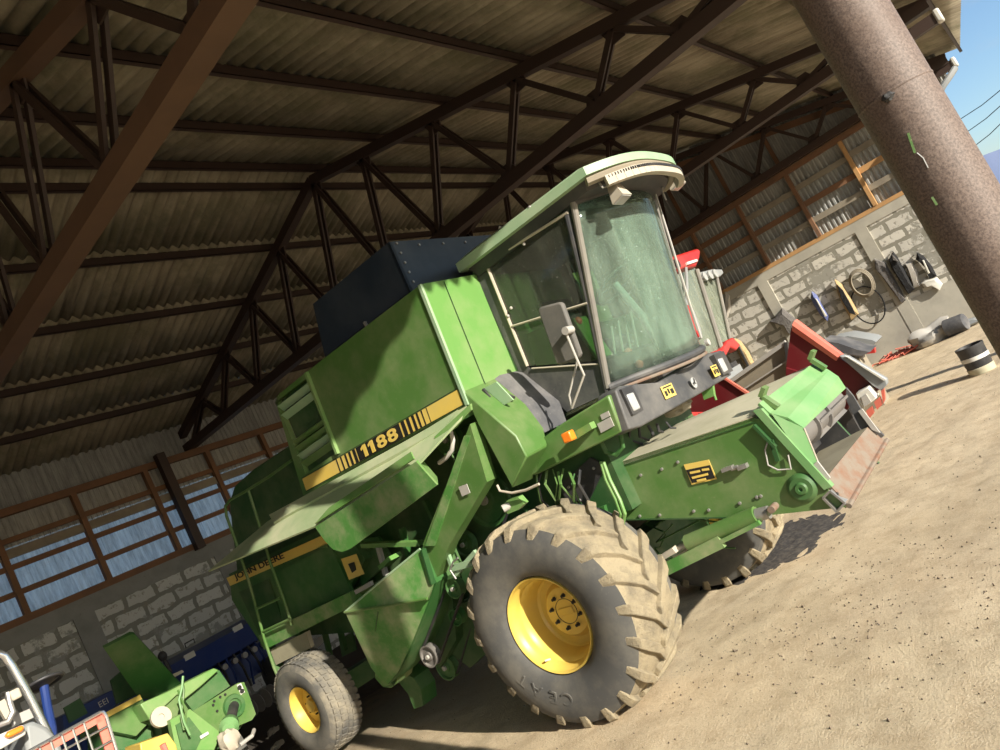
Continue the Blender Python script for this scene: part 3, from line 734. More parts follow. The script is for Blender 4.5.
bb = MB(); bb.prism([p + V(.03, 0, 0) for p in pts] + [t0 + V(.22, 0, 0)], (.35, 0, 0)); part(bb, 'boot_body', 'green_dull', boot)
bb = MB(); bb.tube([t0 + V(-.005, 0, 0), mp(385, 606, u=-.085), rdg + V(-.01, 0, 0)], .012, 8); part(bb, 'boot_fold', 'green', boot)
bb = MB(); bb.tube([t0, mp(381, 581, u=-.05), pts[0]], .010, 6); part(bb, 'boot_top_edge', 'green_pale', boot)
bb = MB(); bb.tube([mp(378, 612, u=-.08), mp(371, 664, u=.01)], .004, 6); part(bb, 'boot_seam', 'green_deep', boot)
au = MB(); au.prism([mp(x, y, u=.25) for x, y in ((375, 668), (394, 686), (399, 672), (397, 683), (391, 688), (383, 687), (375, 678))], (.2, 0, 0)); part(au, 'auger_trough', 'green_dusty')
au = MB(); au.prism([mp(x, y, u=.5) for x, y in ((396, 679), (404, 673), (414, 678), (421, 690), (423, 706), (414, 709), (408, 694))], (.2, 0, 0)); part(au, 'lower_shield', 'green_dull')

# --- open bay behind the shield: struts, label plate, pulleys, pipes
by = MB(); by.prism([mp(353, 541, u=.5), mp(378, 537, u=.5), mp(392, 560, u=.5), mp(362, 586, u=.5)], (.03, 0, 0)); bay = part(by, 'label_plate', 'green_dull')
by = MB(); by.slab([mp(341, 559, u=.3), mp(356, 554, u=.3), mp(364, 574, u=.3), mp(349, 580, u=.3)], .006); part(by, 'yellow_label', 'yellow_decal', rear)
by = MB(); by.slab([mp(348, 564, u=.29), mp(354, 562, u=.29), mp(356, 570, u=.29), mp(352, 573, u=.29)], .004); part(by, 'label_print', 'black_decal', rear)
for (x0, y0, x1, y1, u, wd, mt) in ((363, 545, 421, 543, .3, .06, 'green_bright'), (378, 545, 386, 575, .35, .04, 'steel_dusty'), (402, 528, 409, 556, .4, .05, 'green_dull'), (341, 535, 372, 548, .5, .06, 'green_dull'),
        (356, 592, 372, 583, .25, .03, 'steel_dusty'), (385, 565, 395, 556, .28, .16, 'green_bright'), (348, 598, 385, 580, .4, .05, 'green'), (395, 505, 380, 540, .7, .05, 'green_dull'), (425, 500, 440, 530, .6, .06, 'green_dull'), (392, 520, 415, 515, .7, .05, 'green')):
    s = MB(); s.beam(mp(x0, y0, u=u), mp(x1, y1, u=u), wd, .04); part(s, 'bay_bracket', mt)
def pulley(x, y, u, r, name='belt_pulley', mt='green_dull', th=.07):
    c = mp(x, y, u=u)
    m = MB(); m.lathe(c, (1, 0, 0), [(0, .02), (0, r * .35), (.02, r * .40), (.02, r * .82), (0, r * .88), (0, r), (.02, r * .93), (th - .02, r * .93), (th, r), (th, .02)], 28)
    o = part(m, name, mt); m = MB(); m.lathe(c, (1, 0, 0), [(-.02, .012), (-.02, r * .18), (.01, r * .2), (.02, r * .2)], 12); part(m, 'pulley_hub', 'steel_dusty', o); return c
pA = pulley(453, 589, .15, .085); pB = pulley(455, 618, .25, .075); pC = pulley(428, 657, .2, .10, mt='roller'); pD = pulley(463, 545, .5, .11)
pE = pulley(484, 500, .55, .24, 'drive_pulley', 'green_dull'); pF = pulley(445, 668, .45, .12)
pG = pulley(446, 440, .25, .13, 'feed_pulley', 'green_dull'); 
def belt(a, b, ra, rb):
    m = MB(); d = (b - a).normalized(); n = UX.cross(d).normalized()
    for s in (1, -1): m.beam(a + n * ra * s + V(.035, 0, 0), b + n * rb * s + V(.035, 0, 0), .03, .012, UX.cross(d))
    part(m, 'drive_belt', 'black')
belt(pC, pA, .095, .08); belt(pF, pE, .12, .23)
s = MB(); s.beam(mp(455, 575, u=.12), mp(446, 548, u=.12), .03, .03); s.beam(mp(455, 575, u=.12), mp(476, 552, u=.12), .03, .04); s.beam(mp(452, 568, u=.10), mp(472, 563, u=.10), .025, .05); part(s, 'tension_bracket', 'green_pale')
s = MB(); s.tube([mp(456, 579, u=.05), mp(450, 570, u=.05), mp(453, 562, u=.05), mp(458, 558, u=.05)], .008, 8); part(s, 'tension_hook', 'steel')
s = MB(); s.tube([mp(447, 430, u=.12), mp(451, 432, u=.12), mp(453, 440, u=.12), mp(452, 450, u=.12), mp(446, 458, u=.12), mp(439, 463, u=.12)], .018, 8); part(s, 'ribbed_hose', 'white')
s = MB(); s.tube([mp(452, 455, u=.15), mp(460, 470, u=.1), mp(472, 480, u=.08), mp(484, 484, u=.08), mp(488, 476, u=.1)], .008, 6); part(s, 'thin_cable', 'green_dull')
s = MB(); s.tube([mp(497, 485, u=.05), mp(500, 491, u=.05), mp(512, 493, u=.05), mp(526, 490, u=.05), mp(539, 484, u=.05)], .010, 8); part(s, 'curved_rod', 'cream')
s = MB(); s.prism([mp(500, 507, u=.1), mp(508, 500, u=.1), mp(518, 497, u=.1), mp(524, 504, u=.1), mp(518, 510, u=.1), mp(508, 514, u=.1)], (.06, 0, 0)); cap = part(s, 'filler_neck', 'green_bright')
s = MB(); s.cyl(mp(503, 509, u=.08), mp(510, 505, u=.12), .03, 12); part(s, 'filler_cap', 'steel_dusty', cap)
s = MB(); s.prism([mp(448, 610, u=.5), mp(490, 590, u=.5), mp(500, 640, u=.5), mp(470, 668, u=.5), mp(446, 650, u=.5)], (.1, 0, 0)); part(s, 'lower_side_plate', 'green_deep')
s = MB(); s.prism([mp(428, 610, u=.4), mp(450, 570, u=.4), mp(456, 640, u=.4), mp(440, 668, u=.4), mp(422, 660, u=.4)], (.15, 0, 0)); part(s, 'conveyor_housing', 'green_deep')

# --- faceted side tank below the cab with a rubber mat
tA_, tB, tC, tD, tE = mp(461, 389, u=.1), mp(516, 436, u=.1), mp(527, 457, u=.1), mp(512, 488, u=.1), mp(478, 425, u=.1)
iA, iB, iC = mp(491, 376, u=.5), mp(525, 404, u=.5), mp(543, 428, u=.5)
iD = mp(547, 446, u=.42); iE = mp(533, 472, u=.42)
ft = MB()
ft.add([tA_, tB, tC, tD, tE, iA, iB, iC, iD, iE, V(.5, .05, 1.75)], [(0, 1, 2, 3, 4), (0, 5, 6, 1), (1, 6, 7, 8, 2), (2, 8, 9, 3), (3, 9, 10), (0, 4, 3, 10, 5)])
ftk = part(ft, 'side_tank', 'green', bevel=.012)
ft = MB(); j0, j1, j2 = mp(511, 369, u=.84), mp(559, 401, u=.80), mp(565, 418, u=.74)
k0, k1, k2 = mp(491, 376, u=.5), mp(525, 405, u=.5), mp(543, 429, u=.5)
ft.add([k0, j0, mp(527, 372, u=.84), j1, j2, k2, k1] + [p - V(0, 0, .03) for p in (k0, j0, mp(527, 372, u=.84), j1, j2, k2, k1)],
       [(0, 1, 2), (0, 2, 3, 6), (6, 3, 4, 5), (7, 9, 8), (7, 13, 10, 9), (13, 12, 11, 10), (0, 7, 8, 1), (1, 8, 9, 2), (2, 9, 10, 3), (3, 10, 11, 4), (4, 11, 12, 5), (5, 12, 13, 6), (6, 13, 7, 0)]); part(ft, 'rubber_mat', 'black_mat', ftk)
ft = MB()
hpts = [mp(x, y, u=.3) for x, y in ((484, 388), (496, 382), (513, 400), (504, 405))]
ft.slab(hpts, .015, (0, 0, 1)); part(ft, 'hatch_lid', 'green_pale', ftk)
ft = MB(); ft.beam(mp(483, 389, u=.27), mp(490, 398, u=.27), .02, .02); ft.beam(mp(501, 392, u=.4), mp(514, 398, u=.4), .03, .02); part(ft, 'hatch_slot', 'black', ftk)
ft = MB(); ft.prism([V(.5, .05, 2.2), V(.5, -.20, 2.0), V(.5, -.30, 1.85), V(.5, .1, 1.78)], (.35, 0, 0)); part(ft, 'tank_inner_body', 'green_dull', ftk)

# --- cab floor rail, console, lamps
ra = MB(); ra.prism([mp(561, 424, u=.44), mp(608, 395, u=.44), mp(622, 432, u=.44), mp(538, 474, u=.44), mp(520, 480, u=.44), mp(540, 440, u=.44)], (.35, 0, 0)); rail = part(ra, 'cab_floor_rail', 'green', bevel=.015)
ra = MB(); ra.slab([mp(565, 421, w=2.09), mp(608, 396, w=2.12), V(.85, -.75, 2.12), V(.85, -.25, 2.12)], .02); part(ra, 'dusty_ledge', 'chaff', rail)
ra = MB(); ra.slab([mp(597, 424, u=.43), mp(610, 417, u=.43), mp(614, 426, u=.43), mp(601, 433, u=.43)], .008); ra.slab([mp(600, 415, u=.43), mp(608, 411, u=.43), mp(610, 416, u=.43), mp(602, 420, u=.43)], .008); part(ra, 'grey_plate', 'steel_dusty', rail)
ra = MB(); ra.prism([mp(572, 433, u=.36), mp(589, 423, u=.36), mp(592, 429, u=.36), mp(575, 440, u=.36)], (.07, 0, 0)); part(ra, 'lamp_bracket', 'green_bright', rail)
ra = MB(); q_ = mp(568.5, 437, u=.30); ra.box(q_ - V(.03, .04, .035), q_ + V(.04, .04, .04)); part(ra, 'indicator_lamp', 'orange', rail, bevel=.01)
co = MB(); vC = -.95
cp = [mp(x, y, v=vC) for x, y in ((613, 391), (617, 387), (650, 386), (700, 357), (721, 350), (726, 356), (731, 375), (722, 380), (690, 398), (662, 414), (638, 428), (628, 430))]
cp2 = []
for p in cp:
    k = max(0, 1 - ((p.x - 1.47) / 1.1) ** 2); cp2.append(p + V(0, -.10 * k, 0))
co.loft(cp2, [p + V(-.0, .15, .0) for p in cp]); cons = part(co, 'front_console', 'console', bevel=.012)
def fy_(x): return -.10 * max(0, 1 - ((x - 1.47) / 1.1) ** 2)
for (x0, x1) in ((.52, .76), (2.20, 2.44)):
    zc = 1.995 if x0 < 1 else 1.985
    lm = MB(); lm.box((x0, vC + fy_(x0) - .02, zc - .10), (x1, vC - .0, zc + .10)); part(lm, 'lamp_recess', 'black', cons)
    lm = MB(); lm.box((x0 + .03, vC + fy_(x0) - .03, zc - .08), (x0 + .13, vC, zc + .05)); part(lm, 'headlamp', 'lamp', cons, bevel=.01)
def dec(x0, x1, z0, z1, name, mat, off=.004, shp=None):
    m = MB(); f0 = vC + fy_(x0) - off; f1 = vC + fy_(x1) - off
    m.prism([(x0, f0, z0), (x1, f1, z0), (x1, f1, z1), (x0, f0, z1)], (0, .003, 0)); return part(m, name, mat, cons, smooth=False)
for xs_ in (.98, 1.98):
    zb = 1.90
    dec(xs_, xs_ + .17, zb, zb + .10, 'warning_label', 'yellow_decal', .014)
    for (a0, a1, b0, b1) in ((.02, .05, .02, .06), (.07, .09, .03, .07), (.11, .15, .02, .06), (.02, .15, .08, .09)):
        dec(xs_ + a0, xs_ + a1, zb + b0, zb + b1, 'label_figure', 'black_decal', .018)
bx = 1.50; fz = vC + fy_(bx) - .018
lg = MB(); lg.lathe((bx, fz + .006, 1.93), (0, -1, 0), [(0, .045), (.004, .045), (.004, .040), (.002, .040)], 28); badge = part(lg, 'round_badge', 'lamp', cons)
lg = MB()
dp = [(-.030, -.004), (-.022, .004), (-.006, .004), (.006, .010), (.012, .022), (.010, .034), (.016, .026), (.018, .036), (.021, .024), (.030, .018), (.020, .012), (.014, -.002), (.026, -.012), (.024, -.016), (.008, -.008), (-.010, -.008), (-.022, -.022), (-.026, -.020), (-.018, -.006)]
lg.prism([(bx + a, fz - .002, 1.93 + b) for a, b in dp], (0, .003, 0)); part(lg, 'leaping_deer_emblem', 'black_decal', cons, smooth=False)

# --- cab
un, uf = .80, 2.08
cb = MB(); cb.prism([(un + .03, -.0, 2.12), (un + .03, -.72, 2.12), (un + .03, -.80, 2.36), (un + .03, -.03, 2.62)], (uf - un - .06, 0, 0)); cab = part(cb, 'cab_body', 'black')
q = [mp(530, 368, u=un), mp(601, 362, u=un), mp(608, 393, u=un), mp(567, 412, u=un), mp(527, 375, u=un)]
cb = MB(); cb.prism(q, (.02, 0, 0)); part(cb, 'lower_cab_panel', 'console', cab)
cb = MB(); cb.tube([mp(532, 368.5, u=un - .01), mp(600, 364, u=un - .01), mp(606.5, 391, u=un - .01)], .008, 6); part(cb, 'panel_edge_trim', 'cream', cab)
cb = MB(); cb.slab([V(un, -.02, 2.2), V(un, -.02, 3.50), mp(484, 264, u=un), mp(516, 338, u=un), mp(529, 368, u=un), mp(534, 382, u=un)], .05, (1, 0, 0)); part(cb, 'rear_pillar', 'console', cab)
cb = MB(); cb.slab([V(uf, -.02, 2.2), V(uf, -.02, 3.52), V(uf, -.12, 3.52), V(uf, -.12, 2.5)], .05); part(cb, 'rear_pillar', 'console', cab)
cb = MB(); cb.prism([(un, .0, 2.12), (uf, .0, 2.12), (uf, .0, 3.52), (un, .0, 3.52)], (0, -.03, 0)); part(cb, 'cab_rear_wall', 'green_dull', cab)
wT0, wT1, wB1, wB0 = mp(486, 262, u=un), mp(568, 210, u=un), mp(601, 361, u=un), mp(528, 366, u=un)
gw = MB(); gw.prism([wT0, wT1, wB1, wB0], (.006, 0, 0)); part(gw, 'side_window', 'glass_side', cab, smooth=False)
gw = MB(); gw.prism([V(uf, p.y, p.z) for p in (wT0, wT1, wB1, wB0)], (.006, 0, 0)); part(gw, 'far_side_window', 'glass_side', cab, smooth=False)
fw = MB()
for a_, b_, r_ in ((wT0, wB0, .014), (wT0 + V(-.01, -.01, -.02), wT1 + V(-.01, 0, -.02), .012), (mp(513, 326, u=un - .01), mp(588, 303, u=un - .01), .010)): fw.tube([a_ + V(-.01, 0, 0), b_ + V(-.01, 0, 0)], r_, 6)
part(fw, 'window_frame', 'cream', cab)
for (x, y) in ((524, 244), (508, 316), (511, 308), (498, 256)):
    hn = MB(); hn.blob(mp(x, y, u=un - .02), .014, 5, am=0); part(hn, 'window_hinge', 'steel_dusty', cab)
# curved windscreen between the two front pillars
pT, pB = mp(574, 206, u=un), mp(608, 388, u=un); qT, qB = mp(649, 183, u=uf), mp(696, 350, u=uf)
def ws(i, j, off=0):
    a = pT.lerp(pB, j); b = qT.lerp(qB, j); p = a.lerp(b, i)
    bow = (.17 + .10 * j) * (1 - (2 * i - 1) ** 2) ** (1 - .25 * max(0, min(1, j))) if 0 < i < 1 else 0
    return p + V(0, -bow - off, -.03 * math.sin(PI * i) * (1 - j) - .03 * math.sin(PI * i) * max(0, j) ** 3)
g = MB(); g.grid(lambda i, j: ws(i, j), 28, 10); part(g, 'windscreen', 'glass', cab, solid=.006)
for i, nmx in ((0, 'front_pillar'), (1, 'front_pillar')):
    g = MB(); g.tube([ws(i, -.02), ws(i, .3), ws(i, .7), ws(i, 1.0)], .027 if i == 0 else .022, 10); part(g, nmx, 'pillar', cab)
g = MB(); g.tube([wT1 + V(-.005, .02, .0), mp(584, 285, u=un), wB1 + V(-.005, .0, 0), mp(607, 392, u=un)], .024, 8); part(g, 'door_post', 'black', cab)
g = MB(); g.tube([ws(i / 16, 1.0, .01) for i in range(17)], .030, 10); part(g, 'lower_screen_seal', 'console', cab)
g = MB(); g.tube([ws(i / 16, 1.03, .03) for i in range(17)], .014, 8); part(g, 'rusty_screen_trim', 'rusty', cab)
g = MB(); g.tube([ws(i / 16, -.02, .0) for i in range(17)], .03, 8); part(g, 'upper_screen_seal', 'black', cab)
# roof: rounded front, crowned
def roof_outline(gz_, inset=0):
    pts = []
    for i in range(25):
        t = i / 24; x = un - .12 + inset + (uf - un + .16 - 2 * inset) * t
        c = 2 * t - 1
        pts.append(V(x, -1.38 + inset - .27 * (1 - abs(c) ** 3), gz_ + .0))
    return [V(un - .12 + inset, .03 - inset, gz_ - .03)] + pts + [V(uf + .04 - inset, .03 - inset, gz_ - .03)]
for p_ in (1,):
    pass
def rz(p, dz_): return V(p.x, p.y, p.z + dz_ * (1 - .25 * min(1, -p.y / 1.6)) + .012 * (-(p.y)))
r_lo = [rz(p, 0) for p in roof_outline(3.575)]; r_mid = [rz(p, .07) for p in roof_outline(3.585)]; r_hi = [rz(p, .11) for p in roof_outline(3.59, .08)]; r_top = [rz(p, .135) for p in roof_outline(3.59, .35)]
n = len(r_lo); rf = MB()
allv = r_lo + r_mid + r_hi + r_top
fs = [(k * n + i, k * n + (i + 1) % n, (k + 1) * n + (i + 1) % n, (k + 1) * n + i) for k in range(3) for i in range(n)] + [tuple(range(n))[::-1], tuple(range(3 * n, 4 * n))]
rf.add(allv, fs); croof = part(rf, 'cab_roof', 'green_pale', cab)
g = MB(); A2 = [rz(p, -.10) for p in roof_outline(3.585, .10)]; B2 = [rz(p, .0) for p in roof_outline(3.575, .06)]
g.loft(A2, B2); part(g, 'roof_lining', 'black', cab)
g = MB(); arc = [rz(p, -.02) for p in roof_outline(3.575, .05)][1:-1]
g.tube(arc, .045, 8); part(g, 'visor_trim', 'tanpaint', cab)
g = MB(); arc2 = [rz(p, -.11) + V(0, -.06, 0) for p in roof_outline(3.575, .06)][2:-3]
for a_, b_ in zip(arc2, arc2[1:]): g.beam(a_, b_, .05, .075)
part(g, 'perforated_light_bar', 'cream', cab)
g = MB()
for a_, b_ in zip(arc2, arc2[1:]):
    for f in (.15, .5, .85):
        p = a_.lerp(b_, f); g.box(p + V(-.008, -.032, .012), p + V(.008, -.026, .032))
part(g, 'bar_holes', 'black', cab)
def worklamp(x, y, v, tilt, label):
    c = mp(x, y, v=v); m = MB()
    a = V(tilt, -.25, -.95).normalized(); 
    s_ = UX; f_ = a.cross(s_).normalized()
    def rg_(t, wx, wy): return [c + a * t + s_ * wx * x + f_ * wy * y for x, y in ((-1, -1), (1, -1), (1, 1), (-1, 1))]
    m.loft(rg_(-.07, .035, .03), rg_(.10, .075, .055))
    o = part(m, 'work_lamp', 'cream', cab); m = MB(); m.loft(rg_(.10, .065, .046), rg_(.108, .065, .046)); part(m, 'lamp_glass', 'lamp', cab)
    m = MB(); m.tube([c - a * .1, c - a * .1 + V(0, .02, .1), c + V(.02, .05, .18)], .012, 6); part(m, 'lamp_bracket', 'steel_dusty', cab)
worklamp(616, 190, -1.42, -.25, ''); worklamp(671, 178, -1.35, .1, '')
m = MB(); m.tube([mp(597, 166, v=-1.3), mp(596, 178, v=-1.35), mp(603, 188, v=-1.4), mp(608, 186, v=-1.4)], .008, 6); part(m, 'lamp_wire', 'steel_dusty', cab)
m = MB(); m.tube([mp(664, 178, v=-1.4), mp(662, 190, v=-1.4), mp(666, 200, v=-1.4)], .007, 6); part(m, 'lamp_wire', 'steel_dusty', cab)
m = MB(); m.tube([mp(499, 236, u=un), mp(500, 226, u=un)], .012, 6); m.blob(mp(530, 208, u=un - .1), .02, 5, am=0); part(m, 'roof_fitting', 'steel', cab)
# wiper
m = MB(); m.tube([ws(.86, .0, .03), ws(.90, .35, .03), ws(.93, .75, .03), ws(.95, .95, .04)], .010, 6); m.tube([ws(.92, 0, .03), ws(.96, .5, .03), ws(.98, .9, .04)], .008, 6); part(m, 'wiper_arm', 'steel_dusty', cab)
m = MB(); m.lathe(ws(.93, .985, .06), (0, -1, 0), [(0, .03), (.03, .03), (.03, .01)], 12); part(m, 'wiper_motor', 'steel_dusty', cab)
# interior
m = MB(); m.box((1.25, -.25, 2.45), (1.75, -.62, 2.56)); seat = part(m, 'driver_seat', 'seatc', cab, bevel=.03)
m = MB(); m.prism([(1.27, -.18, 2.5), (1.27, -.30, 2.52), (1.27, -.22, 3.1), (1.27, -.12, 3.1)], (.46, 0, 0)); part(m, 'seat_back', 'seatc', cab, bevel=.03)
wc = V(1.5, -.80, 2.95); ax_ = V(0, .45, .9).normalized()
m = MB(); e_ = ax_.cross(UX).normalized(); m.tube([wc + (UX * math.cos(t) + e_ * math.sin(t)) * .21 for t in [2 * PI * k / 28 for k in range(29)]], .014, 8)
for k in range(3):
    t = 2 * PI * k / 3 + .5; m.tube([wc, wc + (UX * math.cos(t) + e_ * math.sin(t)) * .21], .010, 6)
part(m, 'steering_wheel', 'black', cab)
m = MB(); m.tube([wc, wc + V(0, -.10, -.35), V(1.5, -.95, 2.15)], .035, 10); part(m, 'steering_column', 'greypaint', cab)
m = MB(); m.prism([(.87, -.15, 2.4), (.87, -.7, 2.4), (.87, -.62, 2.78), (.87, -.2, 2.85)], (.28, 0, 0)); part(m, 'side_control_box', 'green_bright', cab)
m = MB(); m.prism([(1.85, -.15, 2.4), (1.85, -.8, 2.4), (1.85, -.7, 2.7), (1.85, -.2, 2.8)], (.22, 0, 0)); part(m, 'control_desk', 'green_dull', cab)
m = MB(); m.tube([mp(566, 326, u=1.0), mp(576, 330, u=1.0)], .012, 6); m.blob(mp(578, 321, u=1.0), .035, 6, am=.1); m.tube([mp(578, 322, u=1.0), mp(573, 336, u=1.0)], .014, 6); part(m, 'red_lever_knob', 'salmon', cab)
for (x, y) in ((628, 352), (621, 359), (639, 364)):
    m = MB(); m.blob(mp(x, y, u=1.3), .035, 6, am=.2); part(m, 'red_control_knob', 'salmon', cab)
for k in range(4):
    m = MB(); m.tube([V(1.2 + .14 * k, -.66, 2.3), V(1.25 + .14 * k, -.74, 2.62 + .03 * k)], .010, 6); part(m, 'control_lever', 'steel_dusty', cab)
m = MB(); m.prism([mp(554, 345, u=1.2), mp(570, 338, u=1.2), mp(588, 350, u=1.2), mp(578, 362, u=1.2)], (.15, 0, 0)); part(m, 'blue_grey_cover', 'navy', cab)

# mirror on its arm
mi = MB(); mpnts = [mp(x, y, u=.48) for x, y in ((537, 310), (540, 307), (559, 302), (562, 304), (580, 354), (579, 358), (560, 365.5), (556, 364))]
mi.prism(mpnts, (.05, 0, 0)); mir = part(mi, 'wing_mirror', 'mirror_back', bevel=.015)
mi = MB(); mi.lathe(mp(565, 331, u=.40), (1, 0, 0), [(0, .02), (.0, .03), (.09, .03)], 14); part(mi, 'mirror_pivot', 'steel_dusty', mir)
mi = MB(); mi.tube([mp(566, 333, u=.43), mp(575, 355, u=.43), mp(584, 375, u=.43), mp(572, 408, u=.45)], .010, 8); part(mi, 'mirror_arm', 'steel_dusty', mir)
mi = MB(); mi.tube([mp(577, 362, u=.46), mp(569, 395, u=.46), mp(572, 408, u=.45)], .008, 8); part(mi, 'mirror_stay', 'steel_dusty', mir)

# --- feeder house
un2, uf2 = .85, 1.93
fh = MB()
prof = [(600, 469), (752, 418), (764, 420), (826, 488), (846, 507), (762, 516), (640, 519), (606, 521), (585, 506)]
fa = [mp(x, y, u=un2) for x, y in prof]
# near side, far side, bottom, top plates
fh = MB()
side = [V(un2, .35, 1.62), fa[0], fa[1], fa[2], fa[3], fa[4], fa[5], fa[6], fa[7], fa[8]]
fh.prism(side, (.03, 0, 0)); feeder = part(fh, 'feeder_house', 'green')
f2 = MB(); f2.prism([p + V(uf2 - un2, 0, 0) for p in side], (.03, 0, 0)); part(f2, 'far_side_plate', 'green_dull', feeder)
f2 = MB(); f2.prism([p + V(uf2 - un2 - .01, 0, 0) for p in side], (.008, 0, 0)); part(f2, 'throat_shade_sheet', 'black', feeder)  # black sheet added to put shade on the throat's far wall
f2 = MB()
for a_, b_ in ((fa[5], fa[6]), (fa[6], fa[7]), (fa[7], fa[8])):
    f2.prism([a_ + V(.03, 0, .01), b_ + V(.03, 0, .01), b_ + V(.03, 0, .03), a_ + V(.03, 0, .03)], (uf2 - un2 - .03, 0, 0))
part(f2, 'bottom_plate', 'green_deep', feeder)
f2 = MB(); ta = fa[1] + V(-.0, 0, .0); f2.hexa([V(un2, .35, 1.60), V(uf2, .35, 1.60), mp(812, 369, u=uf2), ta + V(0, 0, -.02), V(un2, .35, 1.63), V(uf2, .35, 1.64), mp(812, 369, u=uf2) + V(0, 0, .03), ta + V(0, 0, .01)])
part(f2, 'top_plate', 'chaff', feeder)
f2 = MB(); f2.beam(fa[0] + V(-.006, 0, -.03), fa[1] + V(-.006, 0, -.03), .006, .006); f2.beam(mp(608, 520, u=un2 - .006), mp(760, 517, u=un2 - .006), .008, .01); part(f2, 'side_seam', 'green_deep', feeder)
# front frame flange
A0 = mp(752, 412, u=un2); A1 = mp(763, 420, u=un2 - .02); A2_ = mp(828, 487, u=un2 - .02); A3 = mp(819, 488, u=un2); 
f2 = MB(); f2.prism([mp(753, 411, u=un2 - .02), mp(761, 409, u=un2 - .02), mp(832, 487, u=un2 - .02), mp(824, 490, u=un2 - .02)], (.06, 0, 0)); frm = part(f2, 'front_flange', 'green_faded', feeder)
# cover
h0, h1 = mp(770, 413, u=un2 + .02), mp(829, 370, u=uf2); b0, b1 = mp(759, 403, u=un2 + .02), mp(815, 362, u=uf2)
c0, c1 = mp(804, 428, u=un2 + .06), mp(846, 388, u=uf2)
f2 = MB(); f2.slab([b0, b1, h1, h0], .02, (0, 0, -1)); part(f2, 'hinged_top_strip', 'green_faded', feeder)
f2 = MB(); mid0, mid1 = h0.lerp(c0, .5) + V(0, -.015, .015), h1.lerp(c1, .5) + V(0, -.015, .015)
f2.slab([h0, h1, mid1, mid0], .015, (0, 0, -1)); f2.slab([mid0, mid1, c1, c0], .015, (0, 0, -1)); part(f2, 'throat_cover', 'green_faded', feeder)
for (x, y, u) in ((771, 402, un2 + .12), (819, 364, uf2 - .08)):
    f2 = MB(); c = mp(x, y, u=u); f2.beam(c + V(0, -.03, -.05), c + V(0, .04, .06), .07, .03); f2.beam(c + V(0, .04, .06), c + V(0, -.01, .11), .09, .03); part(f2, 'cover_latch', 'green', feeder)
f2 = MB(); g0, g1, g2 = mp(775, 418, u=un2), mp(804, 428, u=un2 + .04), mp(818, 462, u=un2 + .04)
f2.slab([mp(771, 413, u=un2), g1, g2, mp(812, 466, u=un2), mp(790, 440, u=un2)], .02, (1, 0, 0)); part(f2, 'corner_gusset', 'green_faded', feeder)
f2 = MB(); f2.tube([g1, g2, mp(817, 464, u=un2)], .006, 6); part(f2, 'lit_gusset_edge', 'cream', feeder)  # pale tube drawn for the sunlit edge of the gusset
f2 = MB(); f2.slab([mp(812, 466, u=un2), mp(817, 461, u=un2), mp(830, 478, u=un2), mp(826, 484, u=un2)], .02, (1, 0, 0)); part(f2, 'lower_cheek', 'steel_dusty', feeder)
f2 = MB(); k_ = [mp(846, 388, u=uf2), mp(853, 396, u=uf2), mp(860, 408, u=uf2), mp(870, 421, u=uf2), mp(884, 436, u=uf2), mp(878, 440, u=uf2), mp(860, 428, u=uf2), mp(846, 400, u=uf2)]
f2.slab(k_, .03, (1, 0, 0)); part(f2, 'far_cheek', 'console', feeder)
f2 = MB(); f2.slab([mp(858, 411, u=uf2 - .03), mp(862, 409, u=uf2 - .03), mp(880, 433, u=uf2 - .03), mp(872, 430, u=uf2 - .03)], .02); part(f2, 'cheek_liner', 'steel_dusty', feeder)
# throat: dark back, roller with slats, floor and lip
f2 = MB(); f2.prism([c0 + V(0, .35, .0), c1 + V(0, .35, 0), mp(866, 428, u=uf2) + V(0, .35, 0), mp(828, 470, u=un2 + .05) + V(0, .35, 0)], (0, .02, 0)); part(f2, 'throat_back', 'black', feeder)
da, db = mp(817, 441, u=un2 + .08) + V(0, .16, .06), mp(856, 401, u=uf2 - .06) + V(0, .16, .06)
f2 = MB(); f2.cyl(da, db, .10, 24); drum = part(f2, 'feed_roller', 'roller', feeder)
dd = (db - da).normalized(); e1_ = dd.cross(UW).normalized(); e2_ = dd.cross(e1_)
f2 = MB()
for k in range(6):
    t = 2 * PI * k / 6; o_ = (e1_ * math.cos(t) + e2_ * math.sin(t)) * .11
    f2.beam(da.lerp(db, .30) + o_, db + o_, .02, .035, o_)
for f in (.28, .55): f2.cyl(da.lerp(db, f), da.lerp(db, f + .03), .125, 20)
part(f2, 'roller_slats', 'roller', feeder)
fl0, fl1 = mp(826, 478, u=un2 + .05), mp(868.5, 426, u=uf2)
f2 = MB(); f2.slab([fl0, fl1, fl1 + V(0, .42, -.06), fl0 + V(0, .42, -.06)], .02, (0, 0, -1)); part(f2, 'throat_floor', 'dusty_plate', feeder)
l0, l1 = mp(849, 506, u=un2), mp(887, 440, u=uf2 + .05)
f2 = MB(); f2.slab([fl0 + V(-.03, 0, 0), fl1, l1, l0], .03, (0, 0, -1)); part(f2, 'front_lip', 'rusty', feeder)
f2 = MB(); f2.tube([l0, l1], .018, 8); part(f2, 'lip_edge', 'rusty', feeder)
f2 = MB(); f2.beam(mp(837, 497, u=un2) + V(0, 0, .02), mp(848, 504, u=un2 + .15) + V(0, 0, .02), .03, .02); part(f2, 'lip_slot', 'black', feeder)
